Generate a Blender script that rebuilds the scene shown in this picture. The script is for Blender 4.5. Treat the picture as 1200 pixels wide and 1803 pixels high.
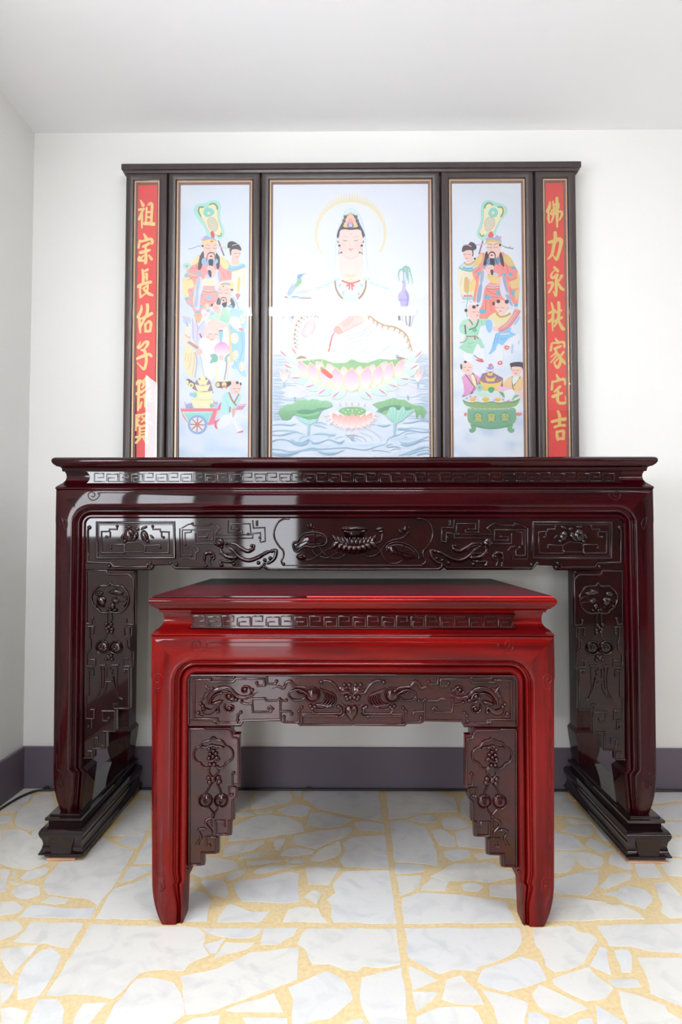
import bpy, math, random
from mathutils import Vector
random.seed(7)
S = bpy.context.scene
COL = S.collection
PI = math.pi
for o in list(bpy.data.objects):
    bpy.data.objects.remove(o)

# ---------------------------------------------------------------- camera
F, PITCH, YAW, CX, CZ = 1170.0, .040, .010, -.015, 1.0
cam_d = bpy.data.cameras.new('camera')
cam = bpy.data.objects.new('camera', cam_d)
COL.objects.link(cam)
cam.location = (CX, 0, CZ)
cam.rotation_euler = (PI/2 + PITCH, 0, YAW)
cam_d.sensor_fit = 'VERTICAL'
cam_d.sensor_height = 36
cam_d.lens = 36*F/1803
cam_d.clip_start = .02
S.camera = cam

# ---------------------------------------------------------------- exposure, world, daylight
S.view_settings.view_transform = 'Standard'
S.view_settings.look = 'None'
S.view_settings.exposure = 1.36
S.view_settings.gamma = 1
S.view_settings.use_curve_mapping = False
wd = bpy.data.worlds.new('sky')
S.world = wd
wd.use_nodes = True
wd.node_tree.nodes['Background'].inputs[0].default_value = (.80, .88, 1, 1)
wd.node_tree.nodes['Background'].inputs[1].default_value = 1.0


def area(name, loc, rot, sx, sy, power, col):
    d = bpy.data.lights.new(name, 'AREA')
    d.shape = 'RECTANGLE'; d.size = sx; d.size_y = sy; d.energy = power; d.color = col
    o = bpy.data.objects.new(name, d); COL.objects.link(o)
    o.location = loc; o.rotation_euler = rot
    return o


# daylight through the window of the left wall and the doorway behind the camera
area('window_daylight', (-1.33, .675, 1.54), (0, -PI/2, 0), 1.06, .60, 13, (.90, .95, 1))
area('window_daylight', (-1.33, -.675, 1.29), (0, -PI/2, 0), .58, 1.5, 18, (.90, .95, 1))
area('doorway_daylight', (-.92, -3.45, 1.0), (PI/2, 0, 0), .62, 1.95, 12, (.93, .96, 1))

# ---------------------------------------------------------------- px -> plane, mesh helpers
cp, sp, cy, sy_ = math.cos(PITCH), math.sin(PITCH), math.cos(YAW), math.sin(YAW)


def ray(px, py):
    a, b = (px-600)/F, (901.5-py)/F
    y, z = cp - sp*b, sp + cp*b
    return (cy*a - sy_*y, sy_*a + cy*y, z)


def U(px, py, Y):
    """where the photograph's pixel lies on the vertical plane y = Y"""
    d = ray(px, py); t = Y/d[1]
    return (CX + d[0]*t, CZ + d[2]*t)


def G(px, py, z=0.0):
    """where the photograph's pixel lies on the horizontal plane at height z"""
    d = ray(px, py); t = (z-CZ)/d[2]
    return (CX + d[0]*t, d[1]*t)


def catmull(P, n=5, closed=False):
    out = []; L = len(P)
    for i in range(L if closed else L-1):
        if closed:
            p0, p1, p2, p3 = P[i-1], P[i], P[(i+1) % L], P[(i+2) % L]
        else:
            p0, p1, p2, p3 = P[max(i-1, 0)], P[i], P[i+1], P[min(i+2, L-1)]
        for k in range(n):
            t = k/n; t2 = t*t; t3 = t2*t
            out.append(tuple(.5*(2*p1[j] + (p2[j]-p0[j])*t + (2*p0[j]-5*p1[j]+4*p2[j]-p3[j])*t2 + (3*p1[j]-p0[j]-3*p2[j]+p3[j])*t3) for j in range(len(p1))))
    if not closed:
        out.append(tuple(P[-1]))
    return out


def area2(P):
    return sum(P[i-1][0]*P[i][1]-P[i][0]*P[i-1][1] for i in range(len(P)))/2


def inset(P, d):
    """polygon offset inwards by d (mitred)"""
    s = 1 if area2(P) > 0 else -1
    n = len(P); out = []
    for i in range(n):
        a, b, c = P[i-1], P[i], P[(i+1) % n]
        e1 = (b[0]-a[0], b[1]-a[1]); e2 = (c[0]-b[0], c[1]-b[1])
        l1 = math.hypot(*e1) or 1e-9; l2 = math.hypot(*e2) or 1e-9
        n1 = (-e1[1]/l1*s, e1[0]/l1*s); n2 = (-e2[1]/l2*s, e2[0]/l2*s)
        m = (n1[0]+n2[0], n1[1]+n2[1]); k = 1 + n1[0]*n2[0]+n1[1]*n2[1]
        k = max(k, .35)
        out.append((b[0]+m[0]*d/k, b[1]+m[1]*d/k))
    return out


ORIG = {}   # world position of every object's origin


class MB:
    def __init__(s):
        s.v = []; s.f = []; s.c = []

    def add(s, v, f, c=None):
        o = len(s.v); s.v += [tuple(p) for p in v]; s.f += [tuple(i+o for i in q) for q in f]
        if c is not None:
            s.c += c if isinstance(c, list) else [c]*len(v)

    def loft(s, secs, closed=True, caps=True, wrap=False):
        n = len(secs[0]); v = [p for q in secs for p in q]; f = []
        m = len(secs)
        for i in range(m if wrap else m-1):
            a0, b0 = i*n, ((i+1) % m)*n
            for j in range(n if closed else n-1):
                k = (j+1) % n
                f.append((a0+j, a0+k, b0+k, b0+j))
        if caps and not wrap:
            f.append(tuple(range(n))[::-1]); f.append(tuple(range((m-1)*n, m*n)))
        s.add(v, f)

    def box(s, x0, x1, y0, y1, z0, z1, b=0.0):
        if b <= 0:
            v = [(x, y, z) for z in (z0, z1) for y in (y0, y1) for x in (x0, x1)]
            s.add(v, [(0, 2, 3, 1), (4, 5, 7, 6), (0, 1, 5, 4), (2, 6, 7, 3), (0, 4, 6, 2), (1, 3, 7, 5)])
        else:
            s.ringstack(x0, x1, y0, y1, [(-b, z0), (0, z0+b), (0, z1-b), (-b, z1)], b)

    def ringstack(s, x0, x1, y0, y1, prof, r=0.0):
        """stack of rectangular rings (offset, z): a moulded slab"""
        secs = []
        for off, z in prof:
            a, b, c, d = x0-off, x1+off, y0-off, y1+off
            q = r*.35
            secs.append([(a+q, c, z), (b-q, c, z), (b, c+q, z), (b, d-q, z), (b-q, d, z), (a+q, d, z), (a, d-q, z), (a, c+q, z)])
        s.loft(secs)

    def plate(s, P, yf, yb, bev=.002):
        """polygon (x,z) extruded from yf (front, bevelled) to yb"""
        if area2(P) < 0:
            P = P[::-1]
        I = inset(P, bev); n = len(P)
        v = [(p[0], yf, p[1]) for p in I] + [(p[0], yf+bev, p[1]) for p in P] + [(p[0], yb, p[1]) for p in P]
        f = [tuple(range(n)), tuple(range(2*n, 3*n))[::-1]]
        for k in (0, n):
            for j in range(n):
                l = (j+1) % n
                f.append((k+j, n+k+j, n+k+l, k+l))
        s.add(v, f)

    def ridge(s, P, w, h, Y, closed=False, seg=6):
        """half-round carved line on the plane y=Y; w may be a list of widths; P is (x,z)"""
        Q = [P[0]]
        for p in P[1:]:
            if math.hypot(p[0]-Q[-1][0], p[1]-Q[-1][1]) > 1e-5:
                Q.append(p)
        n = len(Q)
        if n < 2:
            return
        W = w if isinstance(w, list) else [w]*n
        if len(W) != n:
            W = [W[min(len(W)-1, int(i*len(W)/n))] for i in range(n)]
        secs = []
        for i in range(n):
            a = Q[i-1] if (i > 0 or closed) else None
            c = Q[(i+1) % n] if (i < n-1 or closed) else None
            b = Q[i]
            d1 = (b[0]-a[0], b[1]-a[1]) if a else (c[0]-b[0], c[1]-b[1])
            d2 = (c[0]-b[0], c[1]-b[1]) if c else d1
            l1 = math.hypot(*d1) or 1; l2 = math.hypot(*d2) or 1
            n1 = (-d1[1]/l1, d1[0]/l1); n2 = (-d2[1]/l2, d2[0]/l2)
            k = max(1+n1[0]*n2[0]+n1[1]*n2[1], .4)
            m = ((n1[0]+n2[0])/k, (n1[1]+n2[1])/k)
            sec = []
            for j in range(seg+1):
                t = PI*j/seg
                o = math.cos(t)*W[i]/2; y = math.sin(t)*h*(W[i]/max(W) if not isinstance(w, (int, float)) else 1)
                sec.append((b[0]+m[0]*o, Y-y, b[1]+m[1]*o))
            secs.append(sec)
        s.loft(secs, closed=False, caps=False, wrap=closed)
        if not closed:
            o = len(s.v)-n*(seg+1)
            s.f.append(tuple(range(o, o+seg+1))[::-1]); s.f.append(tuple(range(len(s.v)-seg-1, len(s.v))))

    def dome(s, P, h, Y, lv=4):
        """inflated closed outline (x,z) standing out of the plane y=Y"""
        n = len(P); cx = sum(p[0] for p in P)/n; cz = sum(p[1] for p in P)/n
        v = []; f = []
        for k in range(lv):
            t = k/lv*PI/2; sc = math.cos(t); hh = h*math.sin(t)
            v += [(cx+(p[0]-cx)*sc, Y-hh, cz+(p[1]-cz)*sc) for p in P]
        v.append((cx, Y-h, cz))
        for k in range(lv-1):
            for j in range(n):
                l = (j+1) % n
                f.append((k*n+j, k*n+l, (k+1)*n+l, (k+1)*n+j))
        for j in range(n):
            f.append(((lv-1)*n+j, (lv-1)*n+(j+1) % n, lv*n))
        s.add(v, f)

    def tube(s, P, r, seg=8):
        secs = []
        for i, p in enumerate(P):
            a = Vector(P[max(i-1, 0)]); b = Vector(P[min(i+1, len(P)-1)])
            d = (b-a).normalized(); u = d.cross(Vector((0, 0, 1)))
            if u.length < 1e-4:
                u = Vector((1, 0, 0))
            u.normalize(); w = d.cross(u)
            secs.append([tuple(Vector(p)+u*r*math.cos(2*PI*j/seg)+w*r*math.sin(2*PI*j/seg)) for j in range(seg)])
        s.loft(secs)

    def build(s, name, mat, parent=None, smooth=35, loc=None):
        me = bpy.data.meshes.new(name)
        v = s.v
        w0 = ORIG.get(parent.name, (0, 0, 0)) if parent else (0, 0, 0)
        if loc is None:
            loc = w0
        v = [(p[0]-loc[0], p[1]-loc[1], p[2]-loc[2]) for p in v]
        me.from_pydata(v, [], s.f)
        me.materials.append(mat)
        if s.c:
            ca = me.color_attributes.new('ink', 'FLOAT_COLOR', 'POINT')
            flat = []
            for c in s.c:
                flat += [c[0], c[1], c[2], 1]
            ca.data.foreach_set('color', flat)
        if smooth:
            me.polygons.foreach_set('use_smooth', [True]*len(me.polygons))
            me.set_sharp_from_angle(angle=math.radians(smooth))
        me.update()
        o = bpy.data.objects.new(name, me); COL.objects.link(o)
        o.location = [loc[i]-w0[i] for i in range(3)]
        ORIG[o.name] = loc
        if parent:
            o.parent = parent
        return o


def thing(name, label, cat, loc=(0, 0, 0), group=None):
    o = bpy.data.objects.new(name, None); COL.objects.link(o)
    o.location = loc; o.empty_display_size = .1
    ORIG[o.name] = loc
    o['label'] = label; o['category'] = cat
    if group:
        o['group'] = group
    return o


def struct(o):
    o['kind'] = 'structure'
    return o


# ---------------------------------------------------------------- materials
def srgb(r, g, b):
    f = lambda c: (c/255/12.92 if c/255 <= .04045 else ((c/255+.055)/1.055)**2.4)
    return (f(r), f(g), f(b))


def mat(name, col, rough=.5, metal=0, coat=0, coat_rough=.05, spec=.5, bump=0, bscale=40, col2=None, cscale=(6, 6, 6), detail=4, contrast=(.35, .65)):
    m = bpy.data.materials.new(name); m.use_nodes = True
    nt = m.node_tree; b = nt.nodes['Principled BSDF']
    b.inputs['Base Color'].default_value = (*col, 1)
    b.inputs['Roughness'].default_value = rough
    b.inputs['Metallic'].default_value = metal
    b.inputs['Coat Weight'].default_value = coat
    b.inputs['Coat Roughness'].default_value = coat_rough
    b.inputs['Specular IOR Level'].default_value = spec
    tc = nt.nodes.new('ShaderNodeTexCoord')
    if col2:
        mp = nt.nodes.new('ShaderNodeMapping'); mp.inputs['Scale'].default_value = cscale
        nz = nt.nodes.new('ShaderNodeTexNoise'); nz.inputs['Scale'].default_value = 1; nz.inputs['Detail'].default_value = detail
        rp = nt.nodes.new('ShaderNodeValToRGB')
        rp.color_ramp.elements[0].position = contrast[0]; rp.color_ramp.elements[0].color = (*col, 1)
        rp.color_ramp.elements[1].position = contrast[1]; rp.color_ramp.elements[1].color = (*col2, 1)
        nt.links.new(tc.outputs['Object'], mp.inputs[0]); nt.links.new(mp.outputs[0], nz.inputs['Vector'])
        nt.links.new(nz.outputs[0], rp.inputs[0]); nt.links.new(rp.outputs[0], b.inputs['Base Color'])
    if bump:
        nb = nt.nodes.new('ShaderNodeTexNoise'); nb.inputs['Scale'].default_value = bscale; nb.inputs['Detail'].default_value = 3
        bp = nt.nodes.new('ShaderNodeBump'); bp.inputs['Strength'].default_value = bump; bp.inputs['Distance'].default_value = .002
        nt.links.new(tc.outputs['Object'], nb.inputs['Vector']); nt.links.new(nb.outputs[0], bp.inputs['Height'])
        nt.links.new(bp.outputs[0], b.inputs['Normal'])
        if coat:
            nt.links.new(bp.outputs[0], b.inputs['Coat Normal'])
    return m


M = {}
M['wall'] = mat('white_wall_paint', (.745, .735, .715), .6, bump=.05, bscale=120)
M['hall'] = mat('brown_hall_paint', (.13, .10, .085), .6)
M['far'] = mat('beige_wall_paint', (.50, .47, .44), .6)
M['ceil'] = mat('white_ceiling_paint', (.90, .89, .90), .7)
M['base'] = mat('grey_violet_paint', (.115, .092, .118), .45, bump=.05, bscale=60)
R1, R2 = (.032, .0014, .0030), (.011, .0009, .0016)  # same wood as the lower table, its dimmer light put into the colour
M['wood_h'] = mat('dim_rosewood_along', R1, .32, coat=.55, coat_rough=.04, col2=R2, cscale=(2.5, 30, 45), spec=0)
M['wood_v'] = mat('dim_rosewood_upright', R1, .32, coat=.55, coat_rough=.05, col2=R2, cscale=(45, 30, 2.5), spec=0)
M['carve'] = mat('dim_rosewood_carved', (.016, .0014, .0020), .5, coat=1, coat_rough=.045, col2=(.007, .0010, .0014), cscale=(20, 20, 20), spec=0)
M['black'] = mat('black_lacquered_wood', (.008, .003, .004), .5, coat=1, coat_rough=.045, col2=(.013, .004, .005), cscale=(20, 3, 20), spec=0)
Q1, Q2 = (.150, .0026, .0018), (.062, .0016, .0022)  # same wood again, redder: the stronger light is painted in
M['red_h'] = mat('lit_rosewood_along', Q1, .32, coat=.5, coat_rough=.05, col2=Q2, cscale=(2.5, 30, 40), spec=0)
M['red_v'] = mat('lit_rosewood_upright', Q1, .32, coat=.5, coat_rough=.05, col2=Q2, cscale=(40, 30, 2.5), spec=0)
M['red_carve'] = mat('lit_rosewood_carved', (.036, .0020, .0026), .5, coat=1, coat_rough=.045, col2=(.018, .0014, .0018), cscale=(20, 20, 20), spec=0)
M['red_top'] = mat('red_rosewood_top', (.095, .006, .014), .3, coat=.3, coat_rough=.08, spec=0, col2=(.075, .005, .011), cscale=(3, 40, 40))
M['frame'] = mat('dark_brown_frame', (.046, .031, .030), .36, coat=.12, coat_rough=.2, col2=(.036, .024, .023), cscale=(30, 30, 3))
M['gold'] = mat('gilt_strip', srgb(214, 178, 140), .35, metal=.35)
M['cable'] = mat('black_rubber', (.012, .012, .014), .45)
M['clip'] = mat('dark_plastic_clip', (.03, .03, .035), .4)
M['shim'] = mat('pale_plywood', srgb(214, 170, 140), .7, col2=srgb(190, 140, 115), cscale=(10, 60, 60))
M['edge_glow'] = mat('painted_edge_glow', (.85, .03, .02), .3)  # red glow of the sheet's edge, put into a plain colour

# ---------------------------------------------------------------- the room
XL, XR, YB, YF, ZC = -1.322, 3.6, 2.70, -3.5, 2.693
m = MB(); m.box(XL-.12, XR+.12, YB, YB+.12, 0, ZC); struct(m.build('wall_back', M['wall'], smooth=0))
m = MB()   # left wall with two window openings outside the frame
WIN = ((.35, 1.0, .98, 2.1), (-1.45, .1, .98, 1.6))
m.box(XL-.12, XL, YF, -1.45, 0, ZC); m.box(XL-.12, XL, .1, .35, 0, ZC); m.box(XL-.12, XL, 1.0, YB, 0, ZC)
for a, b, c, d in WIN:
    m.box(XL-.12, XL, a, b, 0, c); m.box(XL-.12, XL, a, b, d, ZC)
struct(m.build('wall_left', M['wall'], smooth=0))
m = MB(); m.box(XR, XR+.12, YF, YB, 0, ZC); struct(m.build('wall_right', M['far'], smooth=0))
m = MB()   # wall behind the camera with a wide doorway
m.box(XL, -1.24, YF-.12, YF, 0, ZC); m.box(-.6, XR, YF-.12, YF, 0, ZC); m.box(-1.24, -.6, YF-.12, YF, 2.0, ZC)
struct(m.build('wall_front', M['hall'], smooth=0))
m = MB(); m.box(XL-.12, XR+.12, YF-.12, YB+.12, ZC, ZC+.1); struct(m.build('ceiling', M['ceil'], smooth=0))
m = MB(); m.box(XL, XR, YB-.012, YB, 0, .166, .002); struct(m.build('baseboard_back', M['base']))
m = MB(); m.box(XL, XL+.012, -1.4, YB-.012, 0, .166, .002); struct(m.build('baseboard_left', M['base']))
for n_, (a, b, c, d) in enumerate(WIN):
    m = MB()
    for y0, y1 in ((a, a+.04), (b-.04, b), ((a+b)/2-.02, (a+b)/2+.02)):
        m.box(XL-.09, XL-.04, y0, y1, c, d)
    m.box(XL-.09, XL-.04, a, b, c, c+.04); m.box(XL-.09, XL-.04, a, b, d-.04, d)
    struct(m.build('window_%d' % (n_+1), M['ceil'], smooth=0))

# ---------------------------------------------------------------- tables
def u_frame(root, x0, yA, half, ztop, zb, DL, DA, db, db2, r0, foot, wv, wh, depth, yback, taper=0.0):
    """four legs and four aprons; front pair carries the mitred bead moulding"""
    xo, xi = -half, -half+DL
    zi = ztop-DA

    def prof(D):
        p = [(0, .017), (.08*db, .010), (.35*db, .0055), (.65*db, .0055), (.92*db, .010), (db, .017)]
        w = db2-db
        p += [(db+u_*w, y_) for u_, y_ in ((.10, .0095), (.18, .0068), (.28, .0058), (.37, .0066), (.42, .0080), (.47, .0062), (.53, .0052), (.58, .0062), (.62, .0072), (.66, .0050), (.74, .0030), (.84, .0013), (.94, .0003), (1, 0))]
        p += [(db2+.004, -.0003), ((db2+D)/2, -.0008), (D-.010, 0), (D-.004, .0015), (D-.001, .005), (D, .010)]
        return p
    pl, pa = prof(DL), prof(DA)

    def leg_sec(z, sx, yf, sg):
        t = max(0.0, (foot['z1']-z)/(foot['z1']-zb))
        tp = taper*(ztop-z)/(ztop-zb)
        ox = foot['ox']*t**2.6 + tp
        u = max(0.0, (foot['zh']-z)/(foot['zh']-zb))
        ix = (foot['bump'] + (foot['ix']-foot['bump'])*u) if z <= foot['zh'] else 0.0
        fy = foot['fy']*t*t
        sc = 1-(1-foot['sc'])*min(1.0, max(0.0, (foot['zh']+.03-z)/.08))
        sec = []
        for d, dep in pl:
            if d <= db2:
                x = xi-d*sc+ix
            else:
                a = xi-db2*sc+ix; b = xo+ox
                x = a+(b-a)*(d-db2)/(DL-db2)
            sec.append((x0+sx*x, yf+sg*(dep+fy), z))
        bx = foot['bump'] if z <= foot['zh'] else 0
        sec += [(x0+sx*(xo+ox), yf+sg*(depth-fy), z), (x0+sx*(xi+ix), yf+sg*(depth+bx), z)]
        return sec
    cx_, cz_ = xi+r0, zi-r0

    def corner(th, sx, yf, sg, P, D):
        c, s_ = math.cos(th), math.sin(th)
        sec = []
        if c <= -s_ + 1e-6:
            outer = (xo, cz_+(ztop-cz_)*(-s_/c if abs(c) > 1e-6 else 0))
        else:
            outer = (cx_+(xo-cx_)*(-c/s_), ztop)
        for d, dep in P:
            if d <= db2:
                x, z = cx_+(r0+d)*c, cz_+(r0+d)*s_
            else:
                a = (cx_+(r0+db2)*c, cz_+(r0+db2)*s_); k = (d-db2)/(D-db2)
                x, z = a[0]+(outer[0]-a[0])*k, a[1]+(outer[1]-a[1])*k
            sec.append((x0+sx*x, yf+sg*dep, z))
        sec += [(x0+sx*outer[0], yf+sg*depth, outer[1]), (x0+sx*(cx_+r0*c), yf+sg*depth, cz_+r0*s_)]
        return sec
    zz = [zb, zb+.006] + [zb+(foot['z1']-zb)*k/10 for k in range(1, 10)] + [foot['zh']-.0005, foot['zh']+.012, foot['zh']+.02, foot['zh']+.031, foot['z1']+.05, (foot['z1']+cz_)/2, cz_]
    zz = sorted(set(round(z, 5) for z in zz))
    for yf, sg, nm in ((yA, 1, 'leg'), (yback, -1, 'leg')):
        for sx in (1, -1):
            m = MB(); secs = [leg_sec(z, sx, yf, sg) for z in zz]
            secs += [corner(PI-PI/4*k/6, sx, yf, sg, pl, DL) for k in range(1, 7)]
            m.loft(secs); m.build('leg', wv, root, smooth=40)
        m = MB()
        secs = [corner(PI*.75-PI/4*k/6, 1, yf, sg, pa, DA) for k in range(7)]
        secs += [corner(PI/2+PI/4*k/6, -1, yf, sg, pa, DA) for k in range(7)]
        m.loft(secs); m.build('apron', wh, root, smooth=40)
    for sx in (1, -1):
        m = MB()
        a, b = sorted((x0+sx*(xo+.012), x0+sx*(xo+.034)))
        m.box(a, b, yA+depth-.002, yback-depth+.002, zi-.05, ztop, .002)
        m.build('side_apron', wh, root)


def spiral(cx, cz, r, turns, a0, n=26, r1=.12, sgn=1):
    return [(cx+r*(1-(1-r1)*k/n)*math.cos(a0+sgn*2*PI*turns*k/n), cz+r*(1-(1-r1)*k/n)*math.sin(a0+sgn*2*PI*turns*k/n)) for k in range(n+1)]


class Carver:
    """draws relief on the plane y = Y, from pixel crops of the photograph, optionally mirrored about x0"""
    def __init__(s, Y, x0, mir=True):
        s.Y, s.x0, s.mir = Y, x0, mir; s.m = MB(); s.m2 = MB(); s.set(0, 0, 1)

    def set(s, ox, oy, sc):
        s.o = (ox, oy, sc)

    def P(s, pts):
        ox, oy, sc = s.o
        return [U(ox+p[0]/sc, oy+p[1]/sc, s.Y) for p in pts]

    def _both(s, Q):
        return (Q, [(2*s.x0-p[0], p[1]) for p in Q]) if s.mir else (Q,)

    def r(s, pts, w=4, h=.004, sm=False, closed=False):
        """ridge: w in photo pixels"""
        Q = s.P(pts)
        if sm:
            Q = catmull(Q, 4, closed)
        k = s.Y/F
        W = [a*k for a in w] if isinstance(w, (list, tuple)) else w*k
        for mb, q in zip((s.m, s.m2), s._both(Q)):
            mb.ridge(q, W, h*1.1, s.Y+.0004, closed)

    def b(s, x, y, r, h=.006):
        """round boss, r in photo pixels"""
        ox, oy, sc = s.o
        R = r*sc
        s.d([(x+R*math.cos(2*PI*i/12), y+R*math.sin(2*PI*i/12)) for i in range(12)], h, False)

    def bs(s, L, r, h=.006):
        for x, y in L:
            s.b(x, y, r, h)

    def d(s, pts, h=.006, sm=True):
        Q = s.P(pts)
        if sm:
            Q = catmull(Q, 3, True)
        for mb, q in zip((s.m, s.m2), s._both(Q)):
            mb.dome(q, h*1.0, s.Y+.0004)

    def done(s, name, mt, parent):
        o = s.m.build(name, mt, parent, smooth=65)
        if s.m2.v:
            s.m2.build(name, mt, parent, smooth=65)
        s.m = MB(); s.m2 = MB(); return o


def fret_run(mb, x0, xa, xb, zlo, zhi, n, Y, w, h):
    """running square-spiral fret between xa and xb"""
    per = (xb-xa)/n; H = zhi-zlo
    for k in range(n):
        for half in (0, 1):
            a = xa+per*(k+half*.5); g = per*.03; L = per*.44
            if half == 0:
                q = [(L, 0), (0, 0), (0, 1), (.84*L, 1), (.84*L, .5), (.25*L, .5)]
            else:
                q = [(0, 0), (0, .9), (L, .9), (L, 0), (.15*L, 0), (.15*L, .45), (.72*L, .45)]
            mb.ridge([(a+g+p[0], zlo+p[1]*H) for p in q], w, h, Y, seg=4)


def zpx(py, Y):
    return U(620, py, Y)[1]


# ================================================================ the long altar table
TX = (U(97, 862, 2.118)[0]+U(1151, 862, 2.118)[0])/2
big = thing('altar_table', 'long rosewood altar table with carved apron on heavy moulded runners, against the wall', 'table', (TX, 2.40, 0))
YA = 2.118
HB = (U(1151, 862, YA)[0]-U(97, 862, YA)[0])/2
ZT = zpx(860, YA)
k = YA/F
u_frame(big, TX, YA, HB, ZT, .136, .0978, .0957, .0163, .0438, .0183,
        dict(z1=.27, zh=.262, ox=.020, ix=-.004, bump=.011, fy=.012, sc=.8), M['wood_v'], M['wood_h'], .095, 2.675, .008)
pr = [(97, 860.5), (97.6, 857), (99.5, 855), (103, 852), (107, 848.5), (110, 844), (111.2, 838), (110.6, 833), (109.2, 830), (109, 829), (105.6, 828.6), (105, 824), (104, 822), (101, 820.5), (97.6, 820), (97, 819), (94, 816.8), (92, 813.5), (91.6, 811), (92.6, 807.5), (95, 805.4), (97.5, 804.6)]
pf = [((97-a)*k, zpx(b, YA)) for a, b in pr]
x1, x2, y1, y2 = TX-HB, TX+HB, YA, 2.675
m = MB(); m.ringstack(x1, x2, y1, y2, pf[:11]); m.build('waist', M['wood_h'], big, smooth=55)
m = MB(); m.ringstack(x1, x2, y1, y2, pf[10:]); m.build('tabletop', M['wood_h'], big, smooth=55)
# fret band applied to the waist
yp = YA+.009
fa, fb = U(151, 840, yp)[0], U(1096, 840, yp)[0]
fc = max(fb-TX, TX-fa)
zl, zh = zpx(851, yp), zpx(829.6, yp)
pts = []
for t in range(9):
    a = -1+2*t/8
    pts.append((TX-fc+.012*(1-a*a), zl+(zh-zl)*(t/8)))
pts = [(TX-fc, zl)] + pts[1:-1] + [(TX-fc, zh)]
pts += [(2*TX-p[0], p[1]) for p in pts[::-1]]
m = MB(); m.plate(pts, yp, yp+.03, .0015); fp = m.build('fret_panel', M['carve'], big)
m = MB(); fret_run(m, TX, TX-fc+.026, TX+fc-.026, zl+.0065, zh-.0065, 21, yp+.0003, .0040, .0016)
m.build('fret_border', M['carve'], fp, smooth=40)
# engraved curls on the apron and legs
c = Carver(YA+.0003, TX); c.set(90, 800, 6.667)
c.r([(3600, 462), (1200, 455), (600, 450), (572, 478), (540, 520), (490, 540), (445, 512), (438, 465), (478, 440), (514, 468), (500, 500), (472, 490)], 2.2, .0022, True)
c.set(0, 780, 2.857)
c.r([(330, 1660), (300, 1640), (296, 460), (330, 438), (340, 402), (320, 378), (298, 392), (303, 412), (322, 406)], 2.2, .0022, True)
c.set(80, 980, 4.508)
c.r([(90, 1560), (92, 1680), (118, 1705), (130, 1770), (105, 1800), (85, 1780), (100, 1765)], 2.2, .0022, True)
c.done('engraved_curl', M['wood_h'], big)

# carved apron panel
YP = YA+.012
c = Carver(YP, TX)
out = [(148, 911), (148, 1004), (267, 1004), (271, 996), (303, 995), (309, 1003.5), (457, 1003.5), (462, 999), (469, 1004)]
Q = c.P(out); Q = Q + [(2*TX-p[0], p[1]) for p in Q[::-1]]
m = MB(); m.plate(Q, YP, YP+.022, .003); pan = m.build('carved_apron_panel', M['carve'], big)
c.set(140, 900, 6.667)
c.r([(205, 135), (1110, 132), (1120, 548), (205, 550)], 4.5, .005, closed=True)
c.r([(228, 160), (1098, 158), (1104, 526), (228, 528)], 1.5, .002, closed=True)
c.b(115, 192, 4, .007); c.r([(112, 200), (98, 225), (98, 600), (370, 608), (395, 652), (790, 655), (800, 620)], 4, .005)
c.bs([(830, 608), (850, 655), (1065, 608), (1135, 625), (350, 645)], 3.6, .007)
c.r([(1075, 615), (1120, 665), (1180, 672)], 4, .005)
c.set(310, 900, 6.316)
c.r([(0, 625), (600, 632), (930, 630), (962, 600), (975, 575)], 4, .005)
c.r([(985, 580), (985, 620), (1030, 645), (2000, 648)], 4, .005)
c.set(480, 900, 8)
c.r([(150, 765), (1150, 765)], 2.5, .003)
c.r([(240, 108), (150, 112), (70, 165), (20, 280), (28, 390), (90, 495), (148, 560), (150, 640), (122, 700), (132, 740)], 3.6, .005, True)
c.b(150, 745, 3.4, .007)
c.done('carved_border', M['carve'], pan)
c.set(140, 900, 6.667)
for q in ([(530, 490), (262, 490), (258, 240), (350, 238), (352, 213), (440, 213), (442, 180)], [(360, 240), (360, 300), (315, 302)],
          [(530, 490), (530, 393), (372, 390), (366, 430)], [(540, 478), (755, 475), (772, 492), (1045, 490), (1050, 245), (950, 240), (945, 213), (862, 213), (858, 182)],
          [(962, 250), (964, 300), (990, 308)], [(770, 475), (770, 400), (940, 396), (945, 425)], [(530, 393), (572, 368), (700, 360), (770, 400)]):
    c.r(q, 3, .004)
c.bs([(442, 178), (318, 302), (368, 430), (858, 180), (985, 308), (945, 425), (520, 490), (755, 472)], 2.8, .006)
c.done('square_fret', M['carve'], pan)
c.d([(520, 270), (545, 215), (600, 205), (640, 250), (640, 310), (600, 355), (545, 350), (515, 320)], .010)
c.d([(620, 300), (660, 235), (690, 260), (690, 310), (650, 345), (600, 360)], .008)
c.d([(720, 240), (760, 220), (800, 260), (815, 320), (790, 355), (740, 345), (715, 300)], .010)
c.bs([(532, 352), (800, 352)], 4, .007)
c.d([(480, 310), (500, 270), (535, 262), (530, 300), (505, 330)], .006); c.d([(530, 190), (560, 165), (620, 180), (600, 200), (560, 200)], .006)
c.d([(715, 225), (735, 185), (790, 170), (795, 195), (760, 212)], .007); c.d([(820, 280), (850, 280), (880, 320), (845, 318)], .005)
c.d([(640, 200), (680, 190), (710, 215), (680, 235)], .005)
c.done('peach_spray', M['carve'], pan)
c.set(310, 900, 6.316)
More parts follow.
